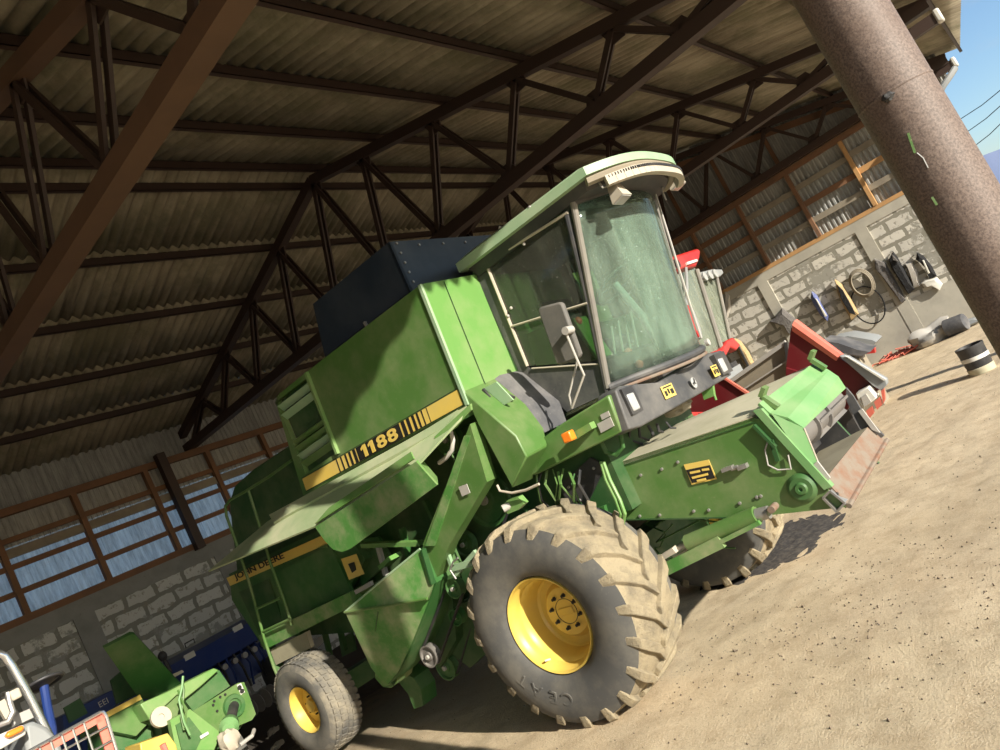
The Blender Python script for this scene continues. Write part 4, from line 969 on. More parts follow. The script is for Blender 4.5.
# square beam end
c_ = [mp(x, y, u=un2 - .03) for x, y in ((823, 498), (830, 491), (845, 503), (837, 512))]
f2 = MB(); 
for i in range(4): 
    a_, b_ = c_[i], c_[(i + 1) % 4]; f2.beam(a_, b_, .014, .014, (1, 0, 0))
ins = [p.lerp(sum(c_, V(0, 0, 0)) / 4, .0) for p in c_]
for i in range(4):
    a_, b_ = c_[i], c_[(i + 1) % 4]; cen = sum(c_, V(0, 0, 0)) / 4
    f2.hexa([a_, b_, b_ + UX * 1.1, a_ + UX * 1.1, a_.lerp(cen, .15), b_.lerp(cen, .15), b_.lerp(cen, .15) + UX * 1.1, a_.lerp(cen, .15) + UX * 1.1])
part(f2, 'square_beam', 'steel', feeder)
# details on the near side
f2 = MB(); f2.slab([mp(684, 464.5, u=un2 - .006), mp(709, 459.5, u=un2 - .006), mp(717, 479, u=un2 - .006), mp(692, 484.5, u=un2 - .006)], .006, (-1, 0, 0)); lab = part(f2, 'warning_sign', 'yellow_decal', feeder, smooth=False)
f2 = MB(); 
for (x0, y0, x1, y1, x2, y2, x3, y3) in ((686, 470, 710, 465, 715, 478, 692, 483),):
    f2.slab([mp(x0, y0, u=un2 - .013), mp(x1, y1, u=un2 - .013), mp(x2, y2, u=un2 - .013), mp(x3, y3, u=un2 - .013)], .002, (-1, 0, 0))
part(f2, 'sign_picture', 'black_decal', feeder, smooth=False)
f2 = MB()
for a_, b_ in (((690, 473), (700, 471)), ((692, 478), (708, 474)), ((702, 470), (709, 469)), ((697, 481), (706, 479))): f2.beam(mp(*a_, u=un2 - .017), mp(*b_, u=un2 - .017), .003, .016, (0, 0, 1))
part(f2, 'sign_figures', 'yellow_decal', feeder, smooth=False)
f2 = MB(); f2.lathe(mp(801, 489, u=un2 - .03), (1, 0, 0), [(0, .01), (-.015, .015), (-.015, .035), (0, .045), (0, .075), (.02, .10), (.03, .10)], 28); part(f2, 'bearing_cover', 'green_dull', feeder)
f2 = MB(); f2.box(mp(722, 473, u=un2 - .05), mp(731, 466, u=un2 - .05) + V(.05, 0, 0)); f2.cyl(mp(731, 469, u=un2 - .03), mp(738, 467, u=un2 - .03), .016, 10); f2.box(mp(738, 471, u=un2 - .05), mp(745, 464, u=un2 - .05) + V(.05, 0, 0)); part(f2, 'linkage_clamp', 'steel', feeder)
f2 = MB(); f2.tube([mp(768, 441, u=un2 - .02), mp(765, 450, u=un2 - .02), mp(768, 465, u=un2 - .02), mp(778, 470, u=un2 - .02), mp(791, 469, u=un2 - .02), mp(788, 455, u=un2 - .02)], .006, 6); part(f2, 'chain_loop', 'steel_dusty', feeder)
f2 = MB(); f2.beam(mp(771, 440, u=un2 - .02), mp(778, 461, u=un2 - .02), .025, .03); f2.beam(mp(754, 425, u=un2 - .02), mp(776, 447, u=un2 - .02), .05, .02); part(f2, 'lock_arm', 'green_deep', feeder)
f2 = MB()
for (x, y) in ((620, 481), (641, 475), (662, 469), (640, 516), (660, 515), (694, 511), (709, 510), (740, 503), (757, 497), (761, 496), (678, 462)): f2.lathe(mp(x, y, u=un2), (-1, 0, 0), [(0, .012), (.012, .012), (.014, .006)], 8)
part(f2, 'bolt_row', 'steel', feeder)
# lift cylinder and strut
cy_ = MB(); cy_.cyl(mp(688, 543, u=.78), mp(757, 515, u=.78), .062, 24); lift = part(cy_, 'lift_cylinder', 'green')
cy_ = MB(); cy_.cyl(mp(672, 553, u=.78), mp(690, 543, u=.78), .035, 16); cy_.cyl(mp(757, 515, u=.78), mp(769, 512, u=.78), .045, 16); part(cy_, 'cylinder_end', 'steel', lift)
cy_ = MB(); cy_.lathe(mp(771, 510, u=.72), (1, 0, 0), [(0, .008), (0, .025), (.1, .025)], 16); part(cy_, 'pivot_pin', 'rusty', lift)
cy_ = MB(); cy_.beam(mp(650, 577, u=.74), mp(722, 541, u=.74), .04, .09, (0, 0, 1)); cy_.beam(mp(722, 541, u=.74), mp(760, 522, u=.74), .04, .03, (0, 0, 1)); part(cy_, 'support_strut', 'green_dusty')
cy_ = MB(); cy_.slab([mp(655, 559, u=.70), mp(664, 553, u=.70), mp(672, 548, u=.70), mp(676, 553, u=.70), mp(660, 562, u=.70)], .06); part(cy_, 'safety_latch', 'cream')
cy_ = MB(); cy_.slab([mp(x, y, u=.66) for x, y in ((558, 486), (590, 458), (600, 463), (603, 470), (584, 509), (570, 505))], .03, (1, 0, 0)); tri = part(cy_, 'black_guard_plate', 'black')
cy_ = MB()
for x, y in ((569, 487), (579, 476), (594, 468), (580, 500)): cy_.lathe(mp(x, y, u=.66), (-1, 0, 0), [(0, .012), (.012, .012), (.014, .006)], 8)
part(cy_, 'guard_bolt', 'steel', tri)
for k, off in enumerate((0, 4)):
    hs = MB(); hs.tube([mp(601 + off * .6, 462, u=.6), mp(606 + off, 480, u=.55), mp(616 + off, 500, u=.5), mp(621 + off, 514, u=.5), mp(619 + off, 524, u=.52), mp(613 + off, 524, u=.6)], .014, 8); part(hs, 'green_hydraulic_hose', 'green_bright')
hs = MB(); hs.tube([mp(600, 440, u=.6), mp(606, 452, u=.6), mp(616, 455, u=.6), mp(623, 447, u=.6), mp(620, 432, u=.6)], .018, 8); part(hs, 'bent_hose', 'green_dull')
random.seed(3)
for k in range(9):
    x = 536 + k * 5.5; hs = MB(); hs.tube([mp(x, 470 + random.uniform(-4, 4), u=.55), mp(x + random.uniform(-4, 6), 484, u=.5), mp(x + 6 + random.uniform(-6, 6), 500, u=.55), mp(x + 12, 512, u=.7)], random.choice((.006, .009, .012)), 6)
    part(hs, 'hydraulic_pipe', random.choice(('green', 'green_dull', 'black', 'green')))
for k in range(5):
    x = 630 + k * 9; hs = MB(); hs.tube([mp(x, 428 - k * 1.5, u=1.1), mp(x + random.uniform(-6, 6), 440 - k * 3, u=1.1), mp(x + random.uniform(4, 14), 444 - k * 4, u=1.2)], random.choice((.008, .012)), 6)
    part(hs, 'under_cab_cable', random.choice(('black', 'green_dull', 'black')))
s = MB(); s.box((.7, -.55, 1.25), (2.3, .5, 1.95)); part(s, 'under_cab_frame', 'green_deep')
s = MB(); s.blob(mp(694, 401, u=1.65) + V(0, .15, 0), (.14, .12, .06), 8, 3, .5); part(s, 'dusty_gearbox', 'tanpaint')
s = MB(); s.prism([mp(700, 388, u=1.95), mp(712, 382, u=1.95), mp(714, 396, u=1.95), mp(704, 400, u=1.95)], (.04, 0, 0)); part(s, 'green_support', 'green_bright')
s = MB(); s.tube([mp(707, 384, u=2.05), mp(712, 388, u=2.05), mp(716, 400, u=2.05)], .012, 8); part(s, 'green_pipe', 'green_bright')
# front axle and gear casings
s = MB(); s.box((.45, -.12, .55), (2.6, .2, .92)); fax = part(s, 'front_axle', 'green_deep')
s = MB(); s.prism([(.66, -.35, 1.35), (.66, .35, 1.35), (.66, .2, .6), (.66, -.2, .6)], (.25, 0, 0)); part(s, 'final_drive', 'green_dull', fax)
s = MB()
random.seed(11)
for k in range(26):
    a_ = V(random.uniform(.9, 1.9), random.uniform(-1.2, -.2), random.uniform(.75, 1.1)); s.tube([a_, a_ + V(random.uniform(-.2, .2), random.uniform(-.3, .3), random.uniform(-.12, .12)), a_ + V(random.uniform(-.3, .3), random.uniform(-.5, .5), random.uniform(-.2, .1))], .008, 5)
part(s, 'tangled_hoses', 'green_dull')

# --- wheels
def tyre(parent, cu, r, rim, width, name, mt, lugs, sgn=1):
    """cu: centre on the outer rim plane; sgn=+1 outer side faces -u"""
    a = V(sgn, 0, 0)
    b = .07
    prof = [(.02, rim * .99), (-.02, rim + .015), (-b * .8, rim + .06), (-b, rim + (r - rim) * .45), (-b * .9, rim + (r - rim) * .68), (-.02, r * .915), (.05, r * .938), (width * .3, r * .948), (width * .5, r * .950), (width * .7, r * .948),
            (width - .05, r * .938), (width + .02, r * .915), (width + b * .9, rim + (r - rim) * .68), (width + b, rim + (r - rim) * .45), (width + b * .8, rim + .06), (width - .02, rim * .99)]
    m = MB(); m.lathe(cu, a, prof, 72, closed=True)
    # sidewall dark, tread muddy
    for fi in range(len(m.f)):
        k = fi // 72; m.mi[fi] = 1 if 5 <= k <= 9 else 0
    o = part(m, name, ['rubber_side', mt], parent)
    return o
def lug_mesh(cu, r, width, n, sgn):
    m = MB(); c = Vector(cu)
    e = V(0, 1, 0); g = V(0, 0, 1)
    for k in range(n):
        for side in (0, 1):
            a0 = 2 * PI * (k + .5 * side) / n
            st = []
            for t, uu, rb, rt, hw in ((0, -.060, .80, .86, .034), (.12, -.030, .89, .955, .042), (.3, .03, .925, .99, .046), (.65, width * .32, .94, 1.0, .040), (1, width * .54, .94, 1.0, .032)):
                ang = a0 + t * t * .16 + t * .20
                if side: uu = width - uu
                st.append((uu, ang, rb * r, rt * r, hw))
            vs = []
            for (uu, ang, rb, rt, hw) in st:
                for (rad, h) in ((rb - .01, hw * 1.35), (rt, hw), (rt, -hw), (rb - .01, -hw * 1.35)):
                    an = ang + h / .9
                    vs.append(c + V(sgn * uu, 0, 0) + (e * math.cos(an) + g * math.sin(an)) * rad)
            q = len(st); fs = [(i * 4 + j, i * 4 + (j + 1) % 4, (i + 1) * 4 + (j + 1) % 4, (i + 1) * 4 + j) for i in range(q - 1) for j in range(4)] + [(0, 1, 2, 3), tuple((q - 1) * 4 + j for j in (3, 2, 1, 0))]
            m.add(vs, fs)
    return m
def rim_mesh(cu, R, depth, sgn, hub):
    m = MB(); m.lathe(cu, (sgn, 0, 0), [(.02, R * 1.0), (-.005, R * 1.0), (-.02, R * .985), (-.012, R * .955), (.02, R * .94), (.035, R * .90), (.06, R * .885), (.09, R * .88), (.11, R * .83), (.16, R * .80), (depth - .03, R * .785), (depth - .01, R * .74), (depth - .01, R * .60), (depth - .05, R * .53), (depth - .06, R * .50), (depth - .06, .001)], 64, cap0=False)
    return m
fwc = V(0, .055, .765)
W1 = empty('front_wheel'); W1.parent = H
t1 = tyre(W1, fwc, .785, .36, .57, 'tyre', 'rubber_mud', True)
lug_mesh(fwc, .785, .57, 20, 1).build('tread_lugs', 'rubber_mud', W1, bevel=.006)
r1_ = rim_mesh(fwc, .362, .30, 1, 1).build('wheel_rim', 'yellow', W1)
def bolts(c, sgn, du, rad, n, r, parent, mt='black'):
    for k in range(n):
        t = 2 * PI * k / n + .3; p = Vector(c) + V(sgn * du, math.cos(t) * rad, math.sin(t) * rad)
        m = MB(); m.lathe(p, (-sgn, 0, 0), [(0, r * 1.5), (.004, r * 1.5), (.006, r), (.03, r), (.034, r * .5)], 6); m.build('wheel_bolt', mt, parent)
bolts(fwc, 1, .235, .125, 8, .012, W1)
m = MB(); m.lathe(fwc + V(.243, 0, 0), (-1, 0, 0), [(0, .098), (.006, .098), (.006, .094), (.001, .094)], 40, closed=True); m.build('hub_ring', 'black', W1)
m = MB(); m.box(fwc + V(.231, -.07, -.025), fwc + V(.238, .07, .03)); m.build('hub_nameplate', 'yellow', W1, bevel=.004)
m = MB(); m.cyl(fwc + V(.06, .18, -.26), fwc + V(-.01, .16, -.24), .008, 8); m.build('tyre_valve', 'white', W1)
# raised letters round the sidewall
def ring_text(s, ang0, rad, size, step, u):
    for i, ch in enumerate(s):
        if ch == ' ': continue
        a = ang0 + i * step
        rd = V(0, math.cos(a), math.sin(a)); tg = V(0, -math.sin(a), math.cos(a))
        text('raised_letter', ch, size, fwc + V(u, 0, 0) + rd * rad - tg * size * .35, tg, rd, 'rubber_side', W1, .006, xs=1.1)
ring_text('CEAT', math.radians(276), .475, .13, math.radians(15), -.066)
W2 = empty('front_wheel'); W2.parent = H
fc2 = V(3.08, .055, .765)
tyre(W2, fc2, .785, .36, .57, 'tyre', 'rubber_mud', True, -1); lug_mesh(fc2, .785, .57, 20, -1).build('tread_lugs', 'rubber_mud', W2, bevel=.006)
rim_mesh(fc2, .362, .30, -1, 1).build('wheel_rim', 'yellow', W2)
m = MB(); m.lathe(fwc + V(.31, 0, 0), (1, 0, 0), [(0, .2), (0, .29), (.26, .29), (.26, .2)], 40); m.build('rim_back', 'yellow', W1)
m = MB(); m.lathe(fc2 - V(.31, 0, 0), (-1, 0, 0), [(0, .2), (0, .29), (.26, .29), (.26, .2)], 40); m.build('rim_back', 'yellow', W2)
def rear_wheel(c, sgn, lab):
    W = empty('rear_wheel'); W.parent = H
    R = .50; wd = .30
    prof = [(.02, .24), (-.02, .25), (-.045, .29), (-.055, .36), (-.045, .42), (-.01, .475), (.03, .493), (wd / 2, .497), (wd - .03, .493), (wd + .01, .475), (wd + .045, .42), (wd + .055, .36), (wd + .045, .29), (wd - .02, .24)]
    m = MB(); m.lathe(c, (sgn, 0, 0), prof, 64, closed=True)
    for fi in range(len(m.f)): m.mi[fi] = 1 if 4 <= fi // 64 <= 8 else 0
    m.build('tyre', ['rubber_side', 'rubber_road'], W)
    m = MB(); random.seed(5)
    for k in range(44):
        for row, (u0, u1) in enumerate(((-.015, .035), (.05, .115), (.13, .175), (.19, .255), (.27, .315))):
            a = 2 * PI * (k + .5 * (row % 2)) / 44; da_ = .052; rr0 = .485 if row in (0, 4) else .49; r1x = .494 if row in (0, 4) else .506
            vs = []
            for uu, s in ((u0, 0), (u1, .02)):
                for an, rad in ((a - da_ + s, rr0), (a + da_ + s, rr0), (a + da_ * .9 + s, r1x), (a - da_ * .9 + s, r1x)):
                    vs.append(Vector(c) + V(sgn * uu, math.cos(an) * rad, math.sin(an) * rad))
            m.add(vs, [(0, 1, 2, 3), (7, 6, 5, 4), (0, 4, 5, 1), (1, 5, 6, 2), (2, 6, 7, 3), (3, 7, 4, 0)])
    m.build('tread_blocks', 'rubber_road', W)
    m = MB(); R_ = .243
    m.lathe(c, (sgn, 0, 0), [(.02, R_), (-.005, R_), (-.016, R_ * .98), (-.008, R_ * .94), (.03, R_ * .91), (.06, R_ * .86), (.12, R_ * .83), (.13, R_ * .6), (.10, R_ * .5), (.10, R_ * .3), (.06, R_ * .27), (.05, .001)], 48, cap0=False); m.build('wheel_rim', 'yellow', W)
    bolts(c, sgn, .105, .095, 6, .009, W)
    m = MB(); m.lathe(Vector(c) + V(sgn * .14, 0, 0), (sgn, 0, 0), [(0, .1), (0, .235), (.12, .235), (.12, .1)], 32); m.build('rim_back', 'yellow', W)
rwc = mp(308.3, 716.6, u=.06)
rear_wheel(V(.06, rwc.y, .50), 1, ''); rear_wheel(V(2.95, rwc.y, .50), -1, '')

# ================================================================== THINGS ALONG THE GABLE WALL AND IN THE YARD
def poly(nm, mat, parent, pts, plane, val, vec, bevel=0, rot=None):
    m = MB(); m.prism([wp(x, y, **{plane: val}) for x, y in pts], vec); return m.build(nm, mat, parent, bevel=bevel)
def part_w(m, nm, mat, parent, **k): return m.build(nm, mat, parent, **k)

# red harvester parked behind the green one
R = empty('red_harvester', (0, 0, 0), 'red harvester with glazed cab parked just behind the green harvester cab', 'harvester')
poly('cab_roof', 'red', R, [(664, 262), (673, 256), (690, 250.5), (698, 248), (701, 251), (700, 258), (697, 266), (684, 268), (675, 273), (664, 278)], 'Y', 3.9, (0, .35, .0), bevel=.03)
m = MB(); c = wp(676, 264, Y=3.85); m.cyl(c, c - V(0, .03, 0), .07, 16); part_w(m, 'roof_lamp', 'black', R)
poly('roof_stripe', 'white', R, [(687, 262), (697, 259), (698, 261), (688, 264.5)], 'Y', 3.87, (0, .03, 0))
poly('cab_glass', 'glass_far', R, [(668, 278), (695, 268), (722, 349), (690, 358)], 'Y', 3.98, (0, .03, 0))
m = MB(); m.tube([wp(686, 268, Y=3.9), wp(687, 288, Y=3.88), wp(686, 303, Y=3.88)], .022, 8); part_w(m, 'mirror_arm', 'greypaint', R)
poly('wing_mirror', 'greypaint', R, [(686, 302), (689, 301), (695, 312), (701, 328), (703, 338), (699, 338), (693, 327), (687, 313)], 'Y', 3.8, (0, .06, 0), bevel=.01)
poly('mirror_face', 'red', R, [(687.5, 305), (690, 306), (701, 335), (699, 337), (693, 325)], 'Y', 3.78, (0, .02, 0))
m = MB(); m.tube([wp(697, 270, Y=3.95), wp(722, 350, Y=3.95)], .035, 8); part_w(m, 'front_pillar', 'pillar', R)
poly('cab_door_post', 'salmon', R, [(687, 322), (691, 323), (698, 350), (694, 357)], 'Y', 4.05, (0, .05, 0))
m = MB(); a = wp(672, 300, Y=4.6); m.box((10.7, 5.3, 0.7), (11.9, 6.8, 1.5)); part_w(m, 'engine_body', 'red', R)
m = MB(); m.box((10.6, 5.3, 1.5), (11.8, 5.4, 3.0)); part_w(m, 'cab_rear_wall', 'black', R)
for x in (10.75, 12.0):
    m = MB(); m.lathe((x, 5.6, .52), (1, 0, 0), [(-.18, .4), (-.2, .6), (-.12, .75), (.12, .75), (.2, .6), (.18, .4)], 40); part_w(m, 'front_wheel', 'rubber_side', R)
for x in (10.8, 11.9):
    m = MB(); m.lathe((x, 7.2, .30), (1, 0, 0), [(-.12, .2), (-.14, .35), (-.08, .48), (.08, .48), (.14, .35), (.12, .2)], 32); part_w(m, 'rear_wheel', 'rubber_side', R)
# grey cab beside it
T = empty('grey_cab_vehicle', (0, 0, 0), 'farm vehicle with dusty glass cab and grey light bar right of the red cab', 'vehicle')
poly('light_bar', 'greypaint', T, [(696, 277), (700, 272), (712, 269), (722, 269), (724, 273), (721, 276), (712, 277), (702, 281), (698, 281)], 'Y', 4.6, (0, .3, 0), bevel=.02)
for x, y in ((703, 277.5), (708.5, 276), (713.5, 274.5)):
    c = wp(x, y, Y=4.58); m = MB(); m.lathe(c, (0, -1, 0), [(0, .04), (.02, .075), (.05, .08), (.05, .06)], 14); part_w(m, 'round_lamp', 'lamp', T)
poly('cab_glass', 'glass_far', T, [(700, 282), (717, 277), (731, 340), (717, 350)], 'Y', 4.7, (0, .03, 0))
m = MB(); m.tube([wp(717, 278, Y=4.66), wp(731, 343, Y=4.66)], .03, 8); part_w(m, 'front_pillar', 'pillar', T)
poly('bent_guard', 'red', T, [(712, 352), (722, 348), (727, 340), (733, 337), (741, 345), (737, 350), (731, 347), (727, 355), (714, 358)], 'Y', 3.9, (0, .12, 0), bevel=.02)
m = MB(); m.box((13.2, 5.6, .4), (14.4, 7, 1.5)); part_w(m, 'vehicle_body', 'greypaint', T)
for x in (13.1, 14.5):
    for y, r in ((5.9, .50), (7.0, .55)):
        m = MB(); m.lathe((x, y, r - .17), (1, 0, 0), [(-.15, r * .5), (-.17, r * .8), (-.1, r), (.1, r), (.17, r * .8), (.15, r * .5)], 32); part_w(m, 'wheel', 'rubber_side', T)
m = MB(); m.box((13.3, 5.6, 1.5), (14.3, 6.2, 1.6)); part_w(m, 'cab_floor', 'black', T)

# pick-up header in front of the red machine, its shade painted as dark red
Q = empty('red_header', (0, 0, 0), 'red sheet metal header painted dark as in shade, with sunlit salmon top edge, behind the green feeder house', 'header')
poly('header_sheet', 'shaded_red', Q, [(791, 328), (840, 358), (882, 388), (870, 396), (852, 402), (846, 412), (800, 400), (786, 380), (786, 368)], 'X', 10.2, (.12, 0, 0))
m = MB()
ta, tb = wp(795, 322, X=10.2), wp(840, 355, X=10.2)
m.loft([wp(x, y, X=xx) for x, y, xx in ((792, 331, 10.18), (792, 325, 10.14), (794, 321, 10.16), (797, 319, 10.25), (799, 322, 10.45))], [wp(x, y, X=xx) for x, y, xx in ((836, 361, 10.18), (838, 357.5, 10.14), (841, 354.5, 10.16), (844, 354, 10.25), (843, 357, 10.45))])
part_w(m, 'rolled_top_edge', 'salmon', Q)  # rolled edge in pale red for the sun falling on it
poly('lower_red_sheet', 'shaded_red', Q, [(786, 368), (812, 376), (800, 392), (786, 380)], 'X', 10.15, (.05, 0, 0))
poly('grey_rail', 'greypaint', Q, [(839, 356), (847, 357), (886, 380), (887, 385), (881, 391), (873, 386)], 'X', 10.1, (.14, 0, 0), bevel=.01)
poly('rail_edge', 'white', Q, [(845, 356), (848, 357), (886, 379.5), (884, 381)], 'X', 10.07, (.03, 0, 0))
m = MB(); m.prism([wp(x, y, X=10.0) for x, y in ((855, 394), (868, 387), (877, 398), (862, 410))], (.2, 0, 0)); b_ = part_w(m, 'work_lamp', 'white', Q, bevel=.015)
m = MB(); m.prism([wp(x, y, X=9.98) for x, y in ((861, 397), (866, 394), (871, 402), (864, 407))], (.03, 0, 0)); part_w(m, 'lamp_frame', 'steel_dusty', Q)
for pts in (((866, 411), (872, 406), (874, 413), (869, 419)), ((874, 402), (880, 397), (882, 405), (877, 410)), ((881, 391), (884, 389), (885, 400), (883, 404))):
    poly('salmon_reflector', 'salmon', Q, pts, 'X', 10.05, (.06, 0, 0))
m = MB(); m.box((10.3, 3.0, -.2), (10.6, 3.5, .95)); part_w(m, 'header_support', 'black', Q)
poly('dark_red_shield', 'shaded_red', Q, [(680, 386), (712, 376), (722, 379), (748, 394), (744, 398), (712, 412), (684, 412)], 'X', 9.6, (.1, 0, 0))
poly('shield_edge', 'salmon', Q, [(722, 378), (725, 378), (750, 394), (747, 395)], 'X', 9.57, (.05, 0, 0))
# tan side panel
N = empty('trailer_side', (0, 0, 0), 'grey brown sheet metal trailer side standing left of the dark red header', 'trailer side')
poly('side_sheet', 'tanpaint', N, [(729, 384), (786, 343), (790, 347), (789, 375), (762, 396), (752, 398)], 'X', 10.9, (.05, 0, 0))
m = MB(); m.beam(wp(728, 383, X=10.86), wp(786, 342, X=10.86), .05, .06); part_w(m, 'top_rail', 'steel_dusty', N)
m = MB(); m.beam(wp(744, 389, X=10.86), wp(788, 360, X=10.86), .03, .02); part_w(m, 'middle_rib', 'steel_dusty', N)
m = MB(); m.beam(wp(786, 342, X=10.85), wp(791, 378, X=10.85), .06, .05); part_w(m, 'end_post', 'black', N)
m = MB(); m.box((10.9, 3.2, -.2), (11.0, 4.4, 1.0)); part_w(m, 'side_skirt', 'tanpaint', N)

# scrap behind the red header
def heap(nm, label, cat, mats, boxes, X):
    t = empty(nm, (0, 0, 0), label, cat)
    for i, (pts, mt) in enumerate(boxes): poly(mats[i], mt, t, pts, 'X', X, (.25, 0, 0), bevel=.01)
    return t
for k, (pts, mt, lb) in enumerate((
        (((832, 339), (848, 336), (872, 340), (876, 342), (872, 348), (850, 345), (836, 345)), 'greypaint', 'dark grey sloping metal plate on top of the scrap behind the red header'),
        (((822, 341), (838, 343), (858, 350), (870, 352), (862, 356), (840, 353), (828, 348)), 'black_mat', 'narrow charcoal folded plate under the dark grey plate behind the red header'))):
    m = MB(); X = 13.5 - .8 * k; m.prism([wp(x, y, X=X) for x, y in pts], (.6, 0, 0)); z = min(p[2] for p in m.v)
    ys = [p[1] for p in m.v]; o = m.build('scrap_plate', mt); tag(o, lb, 'scrap plate', 'scrap metal behind the red header')
m = MB(); m.box((13.6, wp(845, 352, X=13.6).y - .15, -.25), (14.1, wp(845, 352, X=13.6).y + .6, wp(850, 362, X=13.6).z)); tag(m.build('scrap_crate', 'tanpaint'), 'tan crate of machine parts under the scrap plates', 'crate')
random.seed(21)
for k, (x, y, mt, lb) in enumerate(((846, 356, 'salmon', 'small red machine part on the left end of the scrap crate'), (853, 359, 'white', 'white machine part lying in the middle of the scrap crate'), (860, 362, 'steel', 'bare steel part beside the white one on the scrap crate'), (868, 352, 'red', 'red bracket standing at the right end of the scrap crate'))):
    c = wp(x, y, X=13.7); c.z = wp(850, 362, X=13.6).z + .045; m = MB(); m.beam(c - V(0, .12, .03), c + V(0, .12, .05), .12, .10); tag(m.build('machine_part', mt), lb, 'machine part', 'machine parts on the scrap crate')

# things hanging on the block wall
WX = GABLE - .05
def hang(nm, label, cat, pts, mat, th, group=None, extra=()):
    t = empty(nm, wp(*pts[0], X=WX), label, cat, group); o0 = t.location
    m = MB(); n = len(pts); base = [wp(x, y, X=WX) - o0 for x, y in pts]; cen = sum(base, V(0, 0, 0)) / n
    fr = [cen + (p - cen) * .62 + V(-th, 0, 0) for p in base]; md = [cen + (p - cen) * .97 + V(-th * .55, 0, 0) for p in base]
    vs = base + md + fr; fs = [(k * n + i, k * n + (i + 1) % n, (k + 1) * n + (i + 1) % n, (k + 1) * n + i) for k in (0, 1) for i in range(n)] + [tuple(range(n))[::-1], tuple(range(2 * n, 3 * n))]
    m.add(vs, fs); m.build(nm + '_body', mat, t)
    for en, ep, em, eth in extra:
        m = MB(); m.prism([wp(x, y, X=WX - th - .01) - o0 for x, y in ep], (-eth, 0, 0)); m.build(en, em, t, bevel=.01)
    m = MB(); c = base[0]; m.cyl(c + V(-.12, 0, .0), c + V(.02, 0, .0), .015, 8); m.build('wall_peg', 'steel', t)
    return t
hang('hanging_jacket', 'black jacket hanging by its collar on the wall, nearest the foreground column', 'jacket', [(917, 252), (924, 256), (932, 266), (937, 276), (930, 279), (926, 268), (920, 262), (916, 259)], 'cloth_black', .14, extra=(('pale_lining', ((922, 260), (924, 260), (930, 273), (928, 274)), 'white', .02),))
hang('hanging_jacket', 'long black coat hanging on the wall left of the smaller black jacket', 'jacket', [(893, 251), (897, 256), (906, 272), (915, 289), (909, 294), (901, 282), (892, 268), (889, 259)], 'cloth_black', .18, extra=(('collar', ((892, 254), (896, 258), (899, 262), (893, 260)), 'cloth_grey', .03),))
hang('hanging_overalls', 'grey overalls hanging against the left side of the long black coat', 'overalls', [(875, 259), (885, 262), (892, 274), (900, 288), (906, 300), (902, 303), (892, 290), (882, 276), (875, 268)], 'cloth_grey', .12)
hang('hanging_sack', 'light grey sack hanging between the two black jackets', 'sack', [(906, 264), (912, 262), (918, 272), (920, 286), (914, 288), (910, 276)], 'steel_dusty', .10)
hang('hanging_bag', 'crumpled whitish bag hanging below the small black jacket', 'bag', [(925, 279), (937, 277), (943, 284), (940, 290), (932, 286), (925, 288), (921, 283)], 'white', .10)
hang('hanging_broom', 'tan and black besom broom hanging on the wall right of the blue cloth', 'broom', [(835, 279), (842, 284), (852, 299), (859, 314), (852, 320), (845, 308), (838, 293)], 'straw', .14, extra=(('dark_bristles', ((837, 284), (843, 290), (853, 308), (856, 315), (850, 313), (842, 300)), 'cloth_black', .04),))
hang('hanging_cloth', 'rolled blue and white cloth hanging on the wall above the red header', 'cloth', [(812, 291), (817, 295), (823, 306), (829, 316), (828, 321), (821, 315), (814, 304), (811, 297)], 'cloth_blue', .12, extra=(('white_stripe', ((815, 298), (817, 299), (827, 316), (825, 317)), 'white', .02),))
hang('hanging_tarpaulin', 'dark grey tarpaulin hanging on the wall above the peak of the red header', 'tarpaulin', [(783, 308), (790, 314), (797, 320), (795, 330), (790, 334), (786, 326), (779, 324), (770, 321), (776, 317)], 'cloth_grey', .16)
hang('plank_bundle', 'tan and black planks leaning on the wall beside the red bent guard', 'planks', [(735, 338), (741, 341), (749, 352), (756, 366), (752, 371), (744, 362), (737, 349)], 'straw', .15, extra=(('dark_plank', ((736, 342), (740, 346), (750, 366), (747, 366)), 'black', .04),))
hang('metal_hooks', 'rusty metal hooks hanging on the wall high above the tan planks', 'hooks', [(726, 292), (730, 296), (731, 308), (728, 318), (725, 306)], 'steel_dusty', .10)
for (cx, cy_c, r, mt, lb) in ((862, 283, .36, 'tanpaint', 'pale rope coil hanging on the wall right of the tan broom'), (868, 305, .48, 'cloth_black', 'black cable coil hanging low on the wall beneath the pale rope coil')):
    c = wp(cx, cy_c, X=WX - .05); m = MB()
    for q in range(3 if mt == 'tanpaint' else 1):
        m.tube([c + V(-.03 * q, r * .72 * (1 - .1 * q) * math.cos(t), r * (1 - .08 * q) * math.sin(t) * 1.0) for t in [2 * PI * k / 28 for k in range(29)]], .018, 6)
    tag(m.build('rope_coil' if mt == 'tanpaint' else 'cable_coil', mt), lb, 'coil')
